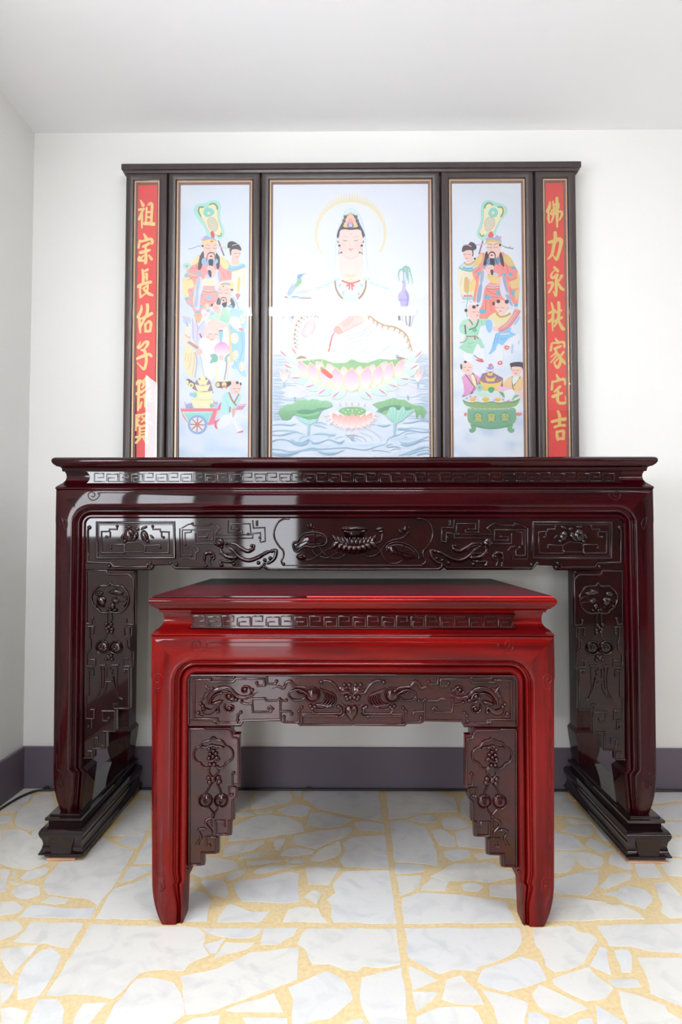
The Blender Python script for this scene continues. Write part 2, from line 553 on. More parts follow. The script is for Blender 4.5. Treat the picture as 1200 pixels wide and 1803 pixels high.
for q in ([(170, 490), (66, 492), (68, 210), (402, 207), (408, 322), (255, 326), (255, 285), (335, 285), (352, 250)], [(100, 370), (98, 240), (165, 235), (170, 215)],
          [(440, 262), (830, 262), (820, 140), (612, 138), (612, 202), (690, 202)], [(575, 100), (578, 238), (735, 235), (720, 205)],
          [(440, 303), (850, 300), (850, 250), (935, 240), (940, 320)], [(850, 100), (858, 188), (985, 182), (990, 335), (940, 345), (930, 320)], [(890, 105), (890, 160), (905, 160), (905, 100)],
          [(60, 190), (130, 150), (180, 138), (190, 160), (370, 156), (400, 134), (442, 152), (490, 190), (450, 225), (440, 255)], [(42, 530), (216, 532), (218, 460), (260, 440), (230, 400), (180, 388)], [(40, 190), (42, 530)],
          [(216, 245), (218, 362), (430, 362)], [(170, 490), (172, 432), (130, 402)]):
    c.r(q, 2.6, .0035)
c.bs([(100, 370), (130, 400), (165, 490), (800, 255), (335, 285), (690, 202), (930, 295), (180, 140)], 2.8, .005)
c.done('square_fret', M['carve'], pan)
c.r([(330, 605), (315, 540), (325, 480), (365, 462), (415, 485), (420, 530), (385, 525)], [3, 6, 8, 8, 6, 5, 3], .007, True)
c.r([(385, 525), (370, 560), (385, 605)], 4, .005); c.bs([(330, 608), (395, 505)], 3.5, .008)
c.r([(545, 385), (620, 420), (690, 500), (760, 540), (830, 545), (920, 510), (1000, 462), (1070, 440)], [4, 7, 8, 8, 8, 8, 7, 5], .008, True)
c.r([(560, 362), (640, 360), (720, 410), (790, 445), (850, 425), (866, 385), (835, 378)], [4, 7, 8, 8, 7, 5, 3], .008, True)
c.r([(570, 380), (650, 390), (720, 440)], 3, .005, True)
c.d([(440, 310), (490, 295), (530, 330), (530, 380), (500, 400), (470, 400), (435, 375)], .009); c.b(480, 335, 3.5, .013)
c.bs([(440, 360), (508, 400), (555, 365), (840, 385)], 3.4, .010)
c.r([(500, 400), (500, 450), (560, 505), (640, 520), (672, 500), (640, 450), (590, 420)], [5, 7, 8, 8, 6, 5, 4], .007, True)
c.r([(480, 468), (560, 470), (640, 470)], 4, .005, True)
c.r([(500, 600), (495, 555), (560, 565), (620, 560), (660, 540)], [6, 5, 5, 5, 4], .007, True)
c.bs([(505, 600), (640, 588), (655, 525), (600, 560)], 4, .007)
c.r([(1070, 440), (1110, 440), (1095, 520), (1030, 575), (980, 570)], [6, 7, 7, 6, 4], .008, True)
c.bs([(1065, 445), (915, 575), (985, 545), (1045, 525)], 3.8, .009)
c.done('dragon', M['carve'], pan)
# centre: lotus spray, different on the two sides
c.mir = False
c.set(480, 900, 8)
c.d([(955, 265), (1000, 300), (1010, 370), (1280, 370), (1290, 300), (1345, 265)], .012, False)
c.d([(935, 250), (985, 222), (1080, 212), (1150, 208), (1240, 215), (1330, 232), (1352, 256), (1290, 282), (1150, 290), (1010, 285)], .016)
for i in range(11):
    x = 1012+26*i; c.r([(x, 285), (x-(x-1146)*.06, 372)], 1.8, .015 if 0 < i < 10 else .008)
c.bs([(1000, 250), (1060, 238), (1120, 252), (1180, 238), (1240, 252), (1295, 246)], 3.4, .017)
c.d([(880, 380), (900, 480), (960, 560), (1060, 600), (1146, 612), (1232, 600), (1332, 560), (1392, 480), (1412, 380), (1300, 360), (1146, 355), (990, 360)], .006, False)
for j in range(10):
    i = (0, 9, 1, 8, 2, 7, 3, 6, 4, 5)[j]; t = -1+2*i/9; x = 1146+t*262; y = 452-40*t*t
    c.d([(x-34+t*10, y-40), (x-8+t*44, y-84), (x+8+t*44, y-84), (x+34+t*10, y-40), (x+26-t*22, y+44), (x-t*22, y+60), (x-26-t*22, y+44)], .010-.003*abs(t))
for j in range(9):
    i = (0, 8, 1, 7, 2, 6, 3, 5, 4)[j]; t = -1+2*i/8; x = 1146+t*250; y = 536-62*t*t
    c.d([(x-44-t*8, y-50), (x-t*10, y-58), (x+44-t*8, y-50), (x+42+t*20, y+8), (x+14+t*44, y+58), (x-14+t*44, y+58), (x-42+t*20, y+8)], .012-.003*abs(t))
c.done('lotus_flower', M['carve'], pan)
c.d([(285, 450), (275, 490), (300, 550), (345, 570), (400, 525), (470, 495), (560, 515), (640, 492), (720, 480), (762, 430), (752, 365), (690, 318), (610, 300), (540, 295), (440, 320), (370, 372), (345, 420)], .004, False)
for q in ([(570, 430), (470, 420), (340, 480)], [(570, 430), (480, 350)], [(570, 430), (600, 320)], [(570, 430), (690, 350)], [(570, 430), (730, 440)], [(570, 430), (640, 480)]):
    c.r(q, 2.4, .007)
c.r([(285, 450), (300, 545), (345, 568), (400, 525), (470, 493), (560, 513), (640, 490), (722, 480), (762, 430), (750, 365), (690, 318), (610, 300), (540, 297), (440, 322), (370, 375), (345, 425)], 4.2, .008, True, True)
c.done('lotus_leaf', M['carve'], pan)
c.d([(520, 190), (540, 160), (560, 200), (555, 260), (530, 240)], .008); c.d([(475, 185), (500, 185), (530, 250), (500, 235)], .006); c.d([(590, 200), (595, 230), (560, 260), (560, 225)], .006)
c.d([(325, 640), (380, 600), (450, 595), (475, 640), (450, 690), (390, 698), (345, 670)], .009); c.d([(330, 630), (380, 600), (445, 600), (430, 650), (360, 655)], .011)
for q in ([(555, 260), (590, 330), (640, 370)], [(470, 690), (540, 680), (620, 635), (700, 575), (780, 535), (870, 500)], [(550, 530), (580, 590), (630, 632)], [(650, 500), (690, 560), (745, 615)], [(660, 635), (760, 660), (850, 620), (910, 585)], [(820, 658), (920, 665), (980, 640), (1015, 605)]):
    c.r(q, 2.8, .005, True)
c.done('lotus_bud_and_stem', M['carve'], pan)
c.set(610, 900, 7.5)
c.d([(370, 240), (420, 205), (490, 212), (490, 235), (450, 265), (400, 262)], .009); c.d([(410, 262), (480, 245), (470, 290), (440, 295)], .007)
c.d([(740, 250), (760, 185), (790, 190), (790, 260), (765, 285)], .010); c.d([(680, 245), (700, 240), (740, 300), (705, 295)], .006); c.d([(815, 250), (820, 300), (790, 320), (780, 285)], .008); c.d([(800, 230), (825, 190), (830, 200), (815, 245)], .005)
for q in ([(470, 295), (462, 375), (430, 410), (350, 440)], [(790, 310), (725, 358), (610, 382), (520, 432), (440, 530), (380, 580), (280, 602), (220, 575)], [(340, 458), (430, 490), (470, 570), (500, 640), (560, 685), (660, 688), (735, 650)]):
    c.r(q, 2.8, .005, True)
c.done('lotus_bud_and_stem', M['carve'], pan)
c.d([(530, 520), (540, 450), (640, 412), (760, 430), (865, 480), (945, 570), (950, 625), (880, 635), (800, 655), (740, 605), (660, 590), (600, 560)], .004, False)
for q in ([(700, 540), (600, 460)], [(700, 540), (760, 450)], [(700, 540), (860, 520)], [(700, 540), (900, 600)], [(700, 540), (780, 620)]):
    c.r(q, 2.4, .007)
c.r([(530, 525), (538, 450), (640, 412), (760, 428), (865, 480), (945, 572), (950, 622)], 4, .007, True); c.r([(580, 570), (640, 520), (680, 560), (740, 600), (800, 655)], 2.5, .008, True)
c.done('lotus_leaf', M['carve'], pan)

# carved spandrels beside the legs
YS = YA+.014
c = Carver(YS, TX, False)
sp_out = [(147, 1002), (195, 1003), (232, 1004), (237, 1012), (237, 1100), (229, 1103), (229, 1120), (224, 1127), (224, 1141), (232, 1149), (232, 1174), (228.5, 1178), (228.5, 1247), (204, 1248.5), (204, 1286.5), (187, 1288), (187, 1317), (166, 1319), (166, 1333.5), (147, 1335)]


def mirror_copy(o, x0):
    """a second object with its own mirrored mesh"""
    me = o.data.copy(); me.transform(__import__('mathutils').Matrix.Scale(-1, 4, (1, 0, 0))); me.flip_normals()
    d = bpy.data.objects.new(o.name.split('.')[0], me); COL.objects.link(d)
    return d


def spandrel_pair(root, x0, Y, build):
    left = build()
    kids = list(left.children)
    r_ = mirror_copy(left, x0); r_.parent = root; r_.location = left.location
    ORIG[r_.name] = ORIG[root.name]
    for q in kids:
        e = mirror_copy(q, x0); e.parent = r_; e.location = q.location


def big_spandrel():
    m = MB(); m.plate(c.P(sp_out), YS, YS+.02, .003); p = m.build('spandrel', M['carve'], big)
    c.set(145, 1000, 10.909)
    for q in ([(85, 1060), (82, 50), (465, 52), (475, 105), (500, 125), (890, 122), (950, 175), (985, 215), (985, 1085), (850, 1080), (842, 1000)],
              [(85, 1060), (170, 1065), (195, 965)], [(115, 1120), (215, 1125), (205, 1230)], [(140, 1130), (140, 1350), (163, 1390), (160, 1540), (82, 1650), (86, 1885), (215, 1890), (245, 1860), (245, 1758), (160, 1755)],
              [(215, 1945), (118, 1950), (122, 2430), (72, 2490), (72, 2890), (190, 2895), (230, 2885), (230, 2720), (160, 2718)], [(210, 1950), (210, 2040)], [(182, 2900), (182, 3080)],
              [(925, 1130), (792, 1130), (800, 1260)], [(912, 1130), (910, 1340), (842, 1385), (860, 1412), (860, 1530), (942, 1600), (946, 1888), (800, 1892), (790, 1860), (788, 1752), (880, 1750)],
              [(795, 1950), (895, 1950), (896, 2698), (615, 2698), (602, 2605), (680, 2602)], [(375, 2745), (630, 2748), (632, 3132), (400, 3135)], [(390, 2760), (395, 2930), (490, 2936), (512, 2885)],
              [(422, 3160), (425, 3458), (210, 3465), (196, 3265), (290, 3252), (295, 3340)], [(110, 3512), (190, 3518), (196, 3640), (30, 3645)]):
        c.r(q, 3.6, .0045)
    c.bs([(975, 75), (195, 960), (840, 990), (205, 1240), (800, 1265), (125, 3040), (512, 2880), (205, 2040), (815, 1990)], 3, .0065)
    c.done('fret_border', M['carve'], p)
    c.r([(545, 285), (500, 335), (420, 345), (340, 342), (280, 385), (200, 470), (180, 560), (195, 650), (240, 740), (320, 800), (355, 850), (450, 860), (550, 842), (650, 862), (760, 835), (860, 730), (892, 620), (885, 520), (830, 420), (760, 352), (640, 340), (575, 325)], 4.4, .007, True, True)
    c.d([(500, 470), (560, 420), (620, 400), (680, 380), (690, 420), (760, 450), (805, 480), (740, 528), (600, 515)], .009)
    c.d([(560, 600), (610, 560), (700, 600), (720, 650), (650, 690), (580, 650)], .010); c.d([(540, 690), (600, 660), (640, 740), (590, 800), (540, 760)], .008)
    c.d([(270, 600), (330, 540), (440, 560), (460, 640), (400, 740), (310, 700)], .008); c.d([(240, 480), (330, 430), (400, 470), (380, 530), (280, 540)], .008)
    c.r([(300, 620), (320, 720), (420, 740)], 3, .010, True); c.r([(700, 640), (850, 660), (800, 740)], 3, .006, True); c.r([(760, 540), (850, 560), (860, 620)], 3, .006, True)
    c.bs([(500, 790), (545, 800), (650, 800), (270, 720), (330, 470), (640, 590)], 3.5, .012)
    c.done('flower_medallion', M['carve'], p)
    c.r([(480, 860), (480, 1060)], 3, .004); c.r([(560, 860), (575, 960), (550, 1060)], 3, .004)
    c.bs([(460, 1075), (555, 1085), (470, 1165), (575, 1175), (520, 1130), (490, 1220), (565, 1230)], 4, .008)
    c.r([(495, 1240), (430, 1360), (390, 1420)], 3, .004); c.r([(540, 1240), (600, 1330)], 3, .004)
    c.done('knotted_cord', M['carve'], p)
    for x, y in ((390, 1515), (645, 1520)):
        c.r([(x+122*math.cos(t*PI/12), y+122*math.sin(t*PI/12)) for t in range(24)], 3.2, .0065, False, True)
        c.d([(x+105*math.cos(t*PI/8), y+105*math.sin(t*PI/8)) for t in range(16)], .004, False)
        c.r([(x-30, y-30), (x+30, y-30), (x+30, y+30), (x-30, y+30)], 2, .007, False, True)
        c.bs([(x, y-72), (x, y+72), (x-72, y), (x+72, y)], 2.4, .006)
    c.done('coin', M['carve'], p)
    c.bs([(495, 1690), (555, 1680), (460, 1745), (570, 1750), (515, 1720)], 3.8, .008)
    c.r([(335, 1865), (450, 1865)], 4, .006); c.r([(570, 1865), (700, 1860)], 4, .006); c.r([(450, 2180), (565, 2178)], 3.5, .005)
    c.r([(350, 1890), (365, 2100), (355, 2280), (320, 2400), (270, 2500)], 3, .004, True); c.r([(410, 1900), (415, 2150), (395, 2300)], 3, .004, True)
    c.r([(470, 1920), (465, 2100)], 3, .004); c.r([(465, 2190), (440, 2320), (390, 2420), (300, 2490)], 3.4, .005, True)
    c.r([(670, 1890), (668, 2100), (660, 2300), (710, 2480)], 3, .004, True); c.r([(600, 2150), (640, 2330), (700, 2470), (770, 2520)], 3.4, .005, True)
    c.bs([(410, 1945), (468, 1950), (535, 1925), (580, 1970), (570, 2025), (590, 2088), (600, 2132), (710, 2480)], 2.2, .007)
    c.done('ribbon', M['carve'], p)
    return p


spandrel_pair(big, TX, YS, big_spandrel)
# runners under the feet, lifted on thin shims
RP = [(-.004, .007), (0, .009), (0, .018), (.013, .019), (.0145, .023), (.010, .029), (.006, .038), (.0035, .05), (.006, .063), (.012, .075), (.0145, .084), (.013, .091), (.008, .098), (.002, .101), (-.008, .102), (-.008, .114), (-.006, .118), (0, .119), (.001, .127), (-.002, .129), (-.010, .130), (-.010, .136)]
for sx in (-1, 1):
    a, b = sorted((TX+sx*.851, TX+sx*.963))
    m = MB(); m.ringstack(a, b, 2.104, 2.672, RP); rn = m.build('runner', M['black'], big, smooth=55)
    m = MB(); m.plate([(a+.026, .024), (a+.020, .055), (a+.014, .076), (b-.014, .076), (b-.020, .055), (b-.026, .024)], 2.104-.0135, 2.13, .001)
    m.build('end_panel', M['black'], rn)
    for i, yy in enumerate((2.096, 2.58)):
        m = MB(); w_ = .128 if sx > 0 else .092
        m.box(TX+sx*.907-w_/2, TX+sx*.907+w_/2-.004, yy, yy+.07, .0006, .0068, .001)
        o = m.build('wooden_shim', M['shim'], loc=(TX+sx*.907, yy+.03, 0))
        o['label'] = 'thin pale wooden shim under the %s end of the %s table runner' % (('front', 'back')[i], ('left', 'right')[sx > 0])
        o['category'] = 'shim'; o['group'] = 'shims under the runners'

# ================================================================ the lower nesting table
SX = (U(265, 1125, 1.748)[0]+U(977, 1125, 1.748)[0])/2
small = thing('offering_table', 'lower red rosewood table with carved bats and coins, nested under the long one', 'table', (SX, 2.1, 0))
yA = 1.748
hS = (U(977, 1125, yA)[0]-U(265, 1125, yA)[0])/2
zT = zpx(1119, yA)
k = yA/F
u_frame(small, SX, yA, hS, zT, 0.0006, .098, .1015, .0195, .0435, .0205,
        dict(z1=.125, zh=.105, ox=.022, ix=-.011, bump=-.007, fy=.010, sc=.40), M['red_v'], M['red_h'], .085, 2.50, .010)
pr = [(265, 1119), (266.5, 1116.5), (268.5, 1114.5), (272, 1110), (276.5, 1107), (280, 1103.5), (282.8, 1098), (283.3, 1091), (282.5, 1085), (281, 1080.5), (280.6, 1079.5), (277, 1079), (276.5, 1076), (274, 1073.5), (270, 1072), (269, 1070.5), (268.6, 1069), (266, 1068.5), (265.6, 1067), (262.5, 1063.5), (261.4, 1060), (262, 1056), (264, 1053), (267, 1052)]
pf = [((265-a)*k, zpx(b, yA)) for a, b in pr]
x1, x2, y1, y2 = SX-hS, SX+hS, yA, 2.51
m = MB(); m.ringstack(x1, x2, y1, y2, pf[:12]); m.build('waist', M['red_h'], small, smooth=55)
m = MB(); m.ringstack(x1, x2, y1, y2, pf[11:]); m.build('tabletop', M['red_h'], small, smooth=55)
ztt = pf[-1][1]
m = MB(); m.ringstack(x1, x2, y1, y2, [(-.004, ztt-.001), (-.003, ztt), (-.003, ztt+.003), (-.005, ztt+.004)]); sheet = m.build('top_sheet', M['red_top'], small, smooth=55)
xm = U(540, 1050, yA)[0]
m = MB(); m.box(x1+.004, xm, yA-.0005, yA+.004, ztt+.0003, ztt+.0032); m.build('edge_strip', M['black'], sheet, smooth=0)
m = MB(); m.box(xm, x2-.004, yA-.0005, yA+.004, ztt+.0003, ztt+.0032); o = m.build('edge_strip', M['edge_glow'], sheet, smooth=0); o['label'] = 'front edge of the top sheet with its red glow painted in'  # right half of the sheet's edge, glow painted on
yp = yA+.009
fc = SX-U(333, 1095, yp)[0]
zl, zh = zpx(1107, yp), zpx(1081, yp)
pts = [(SX-fc+(.010*(1-(2*t/8-1)**2) if 0 < t < 8 else 0), zl+(zh-zl)*t/8) for t in range(9)]
pts += [(2*SX-p[0], p[1]) for p in pts[::-1]]
m = MB(); m.plate(pts, yp, yp+.03, .0015); fp = m.build('fret_panel', M['red_carve'], small)
m = MB(); fret_run(m, SX, SX-fc+.010, SX+fc-.010, zl+.006, zh-.006, 11, yp+.0003, .0044, .0018)
m.build('fret_border', M['red_carve'], fp, smooth=40)
c = Carver(yA+.0003, SX); c.set(260, 1040, 6.667)
c.r([(2420, 600), (1200, 605), (730, 608), (700, 640), (680, 690), (640, 690)], 2.4, .0024, True)
c.r([(635, 690), (590, 705), (540, 690), (518, 635), (535, 590), (575, 578), (612, 610), (610, 650), (580, 660), (560, 630)], 2.4, .0024, True)
c.set(260, 1140, 11.27)
c.r([(170, 4000), (160, 900), (180, 830), (240, 805), (290, 740), (305, 640), (270, 550), (200, 520), (140, 545), (125, 620), (160, 690), (215, 685), (225, 630), (185, 600)], 2.4, .0024, True)
c.set(255, 1480, 11.27)
c.r([(225, 300), (232, 650), (270, 730), (330, 705), (380, 760), (375, 830), (400, 900), (370, 980), (300, 1010)], 2.4, .0024, True)
c.r([(240, 850), (290, 840), (330, 890), (320, 940)], 2.4, .0024, True)
c.done('engraved_curl', M['red_h'], small)
YP = yA+.012
c = Carver(YP, SX)
out = [(330, 1187), (330, 1280), (424, 1280), (428, 1273), (428, 1270.5), (493, 1270.5), (497, 1273.5), (522, 1274.5), (526, 1277.5)]
Q = c.P(out); Q = Q + [(2*SX-p[0], p[1]) for p in Q[::-1]]
m = MB(); m.plate(Q, YP, YP+.022, .003); pan = m.build('carved_apron_panel', M['red_carve'], small)
c.set(325, 1180, 7.5)
for q, w in (([(52, 715), (52, 120), (92, 66), (2250, 62)], 4.5), ([(430, 690), (415, 660), (370, 665), (75, 668)], 4), ([(125, 640), (125, 125), (310, 122), (345, 155), (640, 155), (672, 112), (1050, 112), (1055, 200), (965, 208), (950, 165)], 4.5),
             ([(370, 70), (395, 100), (620, 100), (655, 75)], 3.5), ([(1085, 75), (1088, 180), (1200, 182), (1212, 150)], 4.5), ([(125, 640), (432, 640), (442, 692), (690, 692), (702, 610), (725, 565), (760, 560)], 4.5),
             ([(410, 712), (745, 712), (772, 660), (1265, 655), (1262, 405)], 4.5), ([(1225, 400), (1080, 402), (1058, 372), (892, 376), (890, 440), (840, 445), (755, 430)], 4.5),
             ([(890, 440), (902, 550), (1130, 552), (1165, 510), (1130, 480), (1108, 500)], 4.5), ([(1262, 405), (1330, 402), (1336, 395)], 4.5), ([(1265, 540), (1395, 542), (1412, 575)], 4.5),
             ([(1312, 620), (1318, 685), (1505, 690), (1512, 545), (1540, 490)], 4.5), ([(1525, 690), (1530, 720), (2200, 716)], 4.5), ([(1555, 600), (1990, 602)], 4), ([(1555, 600), (1558, 690)], 3), ([(1560, 575), (2000, 570), (2060, 560)], 3)):
    c.r(q, w, .005)
c.bs([(340, 120), (650, 95), (950, 165), (1212, 145), (705, 590), (740, 552), (755, 415), (1110, 500), (1340, 395), (1412, 575), (1310, 615), (1505, 540), (1545, 490), (2005, 608), (400, 680), (1255, 380), (1280, 400), (700, 660)], 3.4, .0075)
c.done('carved_border', M['red_carve'], pan)
c.r([(300, 450), (325, 360), (400, 270), (500, 235), (600, 250), (660, 310), (720, 350), (800, 360), (880, 330), (970, 285)], [5, 9, 10, 9, 8, 8, 8, 8, 6, 2], .008, True)
c.r([(340, 440), (380, 350), (470, 300), (560, 300)], [4, 5, 5, 3], .009, True)
c.r([(590, 390), (545, 350), (560, 300), (610, 300), (640, 340), (660, 390), (620, 410), (570, 400)], 4, .007, True); c.b(590, 340, 5, .010)
c.r([(860, 330), (880, 270), (840, 215), (780, 215), (755, 260), (780, 295), (820, 280)], 4, .007, True); c.b(800, 250, 4.5, .010)
c.r([(530, 440), (530, 500), (570, 545), (630, 530), (640, 480), (600, 460)], 4, .007, True); c.b(595, 500, 4.5, .010)
c.d([(340, 440), (380, 410), (450, 385), (510, 392), (500, 420), (440, 445), (380, 460)], .012); c.d([(215, 470), (240, 530), (290, 560), (350, 540), (420, 480), (500, 420), (480, 450), (400, 550), (330, 590), (260, 585), (220, 540)], .007)
for a in range(6):
    c.r([(215+14*a, 420-42*a), (270+12*a, 350-22*a), (320+10*a, 330-14*a)], [2, 4, 3], .006, True)
c.r([(265, 180), (300, 230), (335, 285)], [2, 5, 5], .006, True); c.d([(320, 250), (380, 215), (385, 245), (340, 275)], .008)
c.r([(420, 560), (450, 520), (430, 480)], 4, .006, True); c.bs([(210, 440), (180, 560), (440, 545), (240, 470), (700, 345), (680, 390), (890, 260)], 4, .009)
c.r([(180, 560), (200, 600), (240, 600)], 3, .005, True)
c.done('dragon', M['red_carve'], pan)
c.set(475, 1180, 7.5)
c.r([(25, 248), (110, 215), (180, 235), (215, 165), (270, 148), (320, 205), (400, 220), (480, 235), (560, 300)], [2, 6, 6, 6, 7, 7, 6, 6, 4], .007, True)
c.r([(360+110*math.cos(t*PI/9), 325+72*math.sin(t*PI/9)) for t in range(18)], 4.5, .007, False, True)
c.d([(560+92*math.cos(t*PI/9), 325+95*math.sin(t*PI/9)) for t in range(18)], .005, False)
c.r([(560+95*math.cos(t*PI/9), 325+98*math.sin(t*PI/9)) for t in range(18)], 3.5, .008, False, True)
c.r([(390, 250), (470, 290), (540, 355)], [4, 5, 3], .009, True); c.r([(350, 270), (390, 310), (460, 320)], 4, .008, True)
for i in range(5):
    a = 640+38*i; r = 105-4*i
    c.r([(a-10+r*math.cos(t), 345+10*i+r*math.sin(t)) for t in [(-80+20*j)*PI/180 for j in range(10)]], 4, .007)
c.bs([(535, 470), (590, 480), (755, 480), (805, 470), (560, 505)], 4, .008); c.r([(540, 500), (580, 560), (630, 580)], 5, .006, True); c.r([(600, 500), (680, 520), (760, 490)], 4, .006, True)
c.done('coins_and_ribbon', M['red_carve'], pan)
c.r([(665, 155), (720, 135), (800, 150), (865, 205), (920, 292), (975, 305), (1035, 292), (1080, 335), (1060, 385), (1075, 410)], [3, 5, 6, 6, 6, 6, 6, 5, 4, 3], .007, True)
c.bs([(675, 155), (980, 192), (1048, 192), (1005, 350), (1060, 360), (1020, 380)], 4.4, .009)
c.d([(890, 225), (960, 215), (1074, 215), (1074, 330), (1040, 290), (975, 300), (925, 285)], .005, False)
c.r([(900, 475), (945, 510), (930, 570)], 6, .007, True); c.bs([(905, 480), (880, 612)], 4, .008); c.r([(880, 612), (950, 600), (985, 560)], 4, .006, True); c.r([(935, 410), (960, 460), (1000, 480)], [2, 5, 5], .006, True)
c.done('bat', M['red_carve'], pan)
c.mir = False
px0 = (U(475+1074/7.5, 1250, YP)[0]-SX)   # measured middle of the heart against the table's middle
c.d([(990, 575), (985, 500), (1020, 450), (1060, 465), (1074, 490), (1090, 465), (1130, 450), (1165, 500), (1158, 575), (1110, 640), (1074, 672), (1040, 640)], .014, False)
c.r([(1074, 480), (1074, 560)], 3, .014)
c.done('peach', M['red_carve'], pan)
YS = yA+.014
c = Carver(YS, SX, False)
sp2 = [(330, 1280), (406, 1280), (409, 1286), (413, 1292), (423, 1292), (423, 1384), (418.5, 1387), (418.5, 1401), (412.5, 1408), (412.5, 1443.5), (408, 1446), (407, 1471.5), (385.5, 1472.5), (385, 1503), (360, 1504), (359.5, 1524.5), (330, 1525.5)]


def small_spandrel():
    m = MB(); m.plate(c.P(sp2), YS, YS+.02, .003); p = m.build('spandrel', M['red_carve'], small)
    c.set(325, 1280, 10)
    for q in ([(82, 2430), (82, 60), (110, 28), (350, 28), (362, 52), (780, 52), (828, 110), (838, 182), (930, 196), (945, 230), (945, 1010), (842, 1018), (838, 825)],
              [(900, 1060), (780, 1060), (780, 1200), (838, 1208)], [(918, 1060), (908, 1230), (838, 1305), (832, 1640), (782, 1652), (775, 1888), (558, 1895), (545, 1655), (698, 1652), (696, 1755)],
              [(560, 1940), (380, 1938), (378, 2085), (430, 2095)], [(560, 1940), (550, 2208), (302, 2215), (296, 2418), (110, 2428)]):
        c.r(q, 4, .005)
    c.bs([(862, 805), (835, 1190), (435, 2082), (40, 2510)], 3.2, .007)
    c.done('fret_border', M['red_carve'], p)
    A = [(497, 175), (450, 222), (385, 245), (322, 262), (296, 310), (268, 336), (210, 362), (172, 425), (160, 490), (180, 560), (222, 610), (278, 632), (300, 672), (345, 706), (400, 715), (435, 690)]
    Bq = [(503, 175), (560, 215), (640, 235), (692, 290), (722, 330), (790, 362), (840, 420), (852, 490), (832, 560), (782, 602), (728, 632), (700, 682), (650, 716), (600, 715), (568, 680)]
    c.r(A, 4.4, .007, True); c.r(Bq, 4.4, .007, True)
    c.r([(300, 375), (320, 345), (380, 352), (430, 335), (470, 318), (525, 320), (560, 345), (600, 335), (650, 345), (690, 375)], 4.5, .007, True)
    c.bs([(475, 330), (430, 380), (565, 345), (450, 470), (552, 465), (500, 510), (430, 545), (565, 540), (450, 650), (520, 655), (510, 420)], 4.2, .009)
    c.r([(405, 555), (440, 595), (500, 585), (570, 535), (602, 565), (570, 600)], 5, .007, True)
    c.done('cloud_head', M['red_carve'], p)
    c.r([(450, 690), (428, 760), (450, 840), (500, 890)], 4, .006, True); c.r([(545, 690), (590, 745), (590, 800), (545, 850), (510, 890)], 4, .006, True)
    c.bs([(425, 895), (440, 970), (595, 890), (610, 960), (505, 930), (500, 905)], 5, .009)
    c.r([(480, 990), (410, 1100), (365, 1200), (362, 1330)], 3.6, .006, True); c.r([(570, 990), (618, 1090), (645, 1190)], 3.6, .006, True)
    c.r([(640, 1310), (600, 1400), (560, 1470), (520, 1530)], 3.6, .008, True); c.r([(425, 1420), (460, 1460), (500, 1510)], 3.6, .006, True)
    c.bs([(497, 1510), (492, 1552), (500, 1590), (512, 1545)], 2.8, .009)
    c.done('knotted_cord', M['red_carve'], p)
    for x, y, r in ((368, 1292, 118), (640, 1292, 116)):
        c.d([(x+r*math.cos(t*PI/10), y+r*math.sin(t*PI/10)) for t in range(20)], .0045, False)
        c.r([(x+r*math.cos(t*PI/12), y+r*math.sin(t*PI/12)) for t in range(24)], 2.6, .006, False, True)
        c.r([(x-24, y-24), (x+24, y-24), (x+24, y+24), (x-24, y+24)], 1.6, .007, False, True)
    c.done('coin', M['red_carve'], p)
    c.r([(500, 1605), (440, 1610), (385, 1640), (372, 1700), (425, 1775), (470, 1830), (475, 1930)], [3, 5, 6, 5, 5, 5, 3], .006, True)
    c.r([(470, 1610), (470, 1750)], 3, .004)
    c.r([(440, 1810), (350, 1792), (250, 1800), (255, 1850), (290, 1930), (250, 2010), (230, 2065)], [3, 6, 5, 4, 5, 4, 6], .006, True)
    c.done('ribbon', M['red_carve'], p)
    return p


spandrel_pair(small, SX, YS, small_spandrel)

# ================================================================ the five-panel painted screen
def ink_mat():
    m = bpy.data.materials.new('printed_ink'); m.use_nodes = True
    nt = m.node_tree; b = nt.nodes['Principled BSDF']
    a = nt.nodes.new('ShaderNodeVertexColor'); a.layer_name = 'ink'
    nt.links.new(a.outputs[0], b.inputs['Base Color'])
    b.inputs['Roughness'].default_value = .6; b.inputs['Specular IOR Level'].default_value = .2
    return m


def glass_mat():
    m = bpy.data.materials.new('picture_glass'); m.use_nodes = True
    nt = m.node_tree; nt.nodes.clear()
    o = nt.nodes.new('ShaderNodeOutputMaterial'); mx = nt.nodes.new('ShaderNodeMixShader')
    fr = nt.nodes.new('ShaderNodeFresnel'); fr.inputs[0].default_value = 1.4
    t = nt.nodes.new('ShaderNodeBsdfTransparent'); g = nt.nodes.new('ShaderNodeBsdfGlossy')
    g.inputs['Roughness'].default_value = .012
    nt.links.new(fr.outputs[0], mx.inputs[0]); nt.links.new(t.outputs[0], mx.inputs[1]); nt.links.new(g.outputs[0], mx.inputs[2])
    nt.links.new(mx.outputs[0], o.inputs[0])
    return m


M['ink'] = ink_mat(); M['glass'] = glass_mat()
M['liner'] = mat('mauve_brown_liner', srgb(140, 108, 102), .6)
INK = .79  # print colours below are paled: haze of the glass painted in


def L_(c):
    return tuple(INK*v for v in srgb(*c))


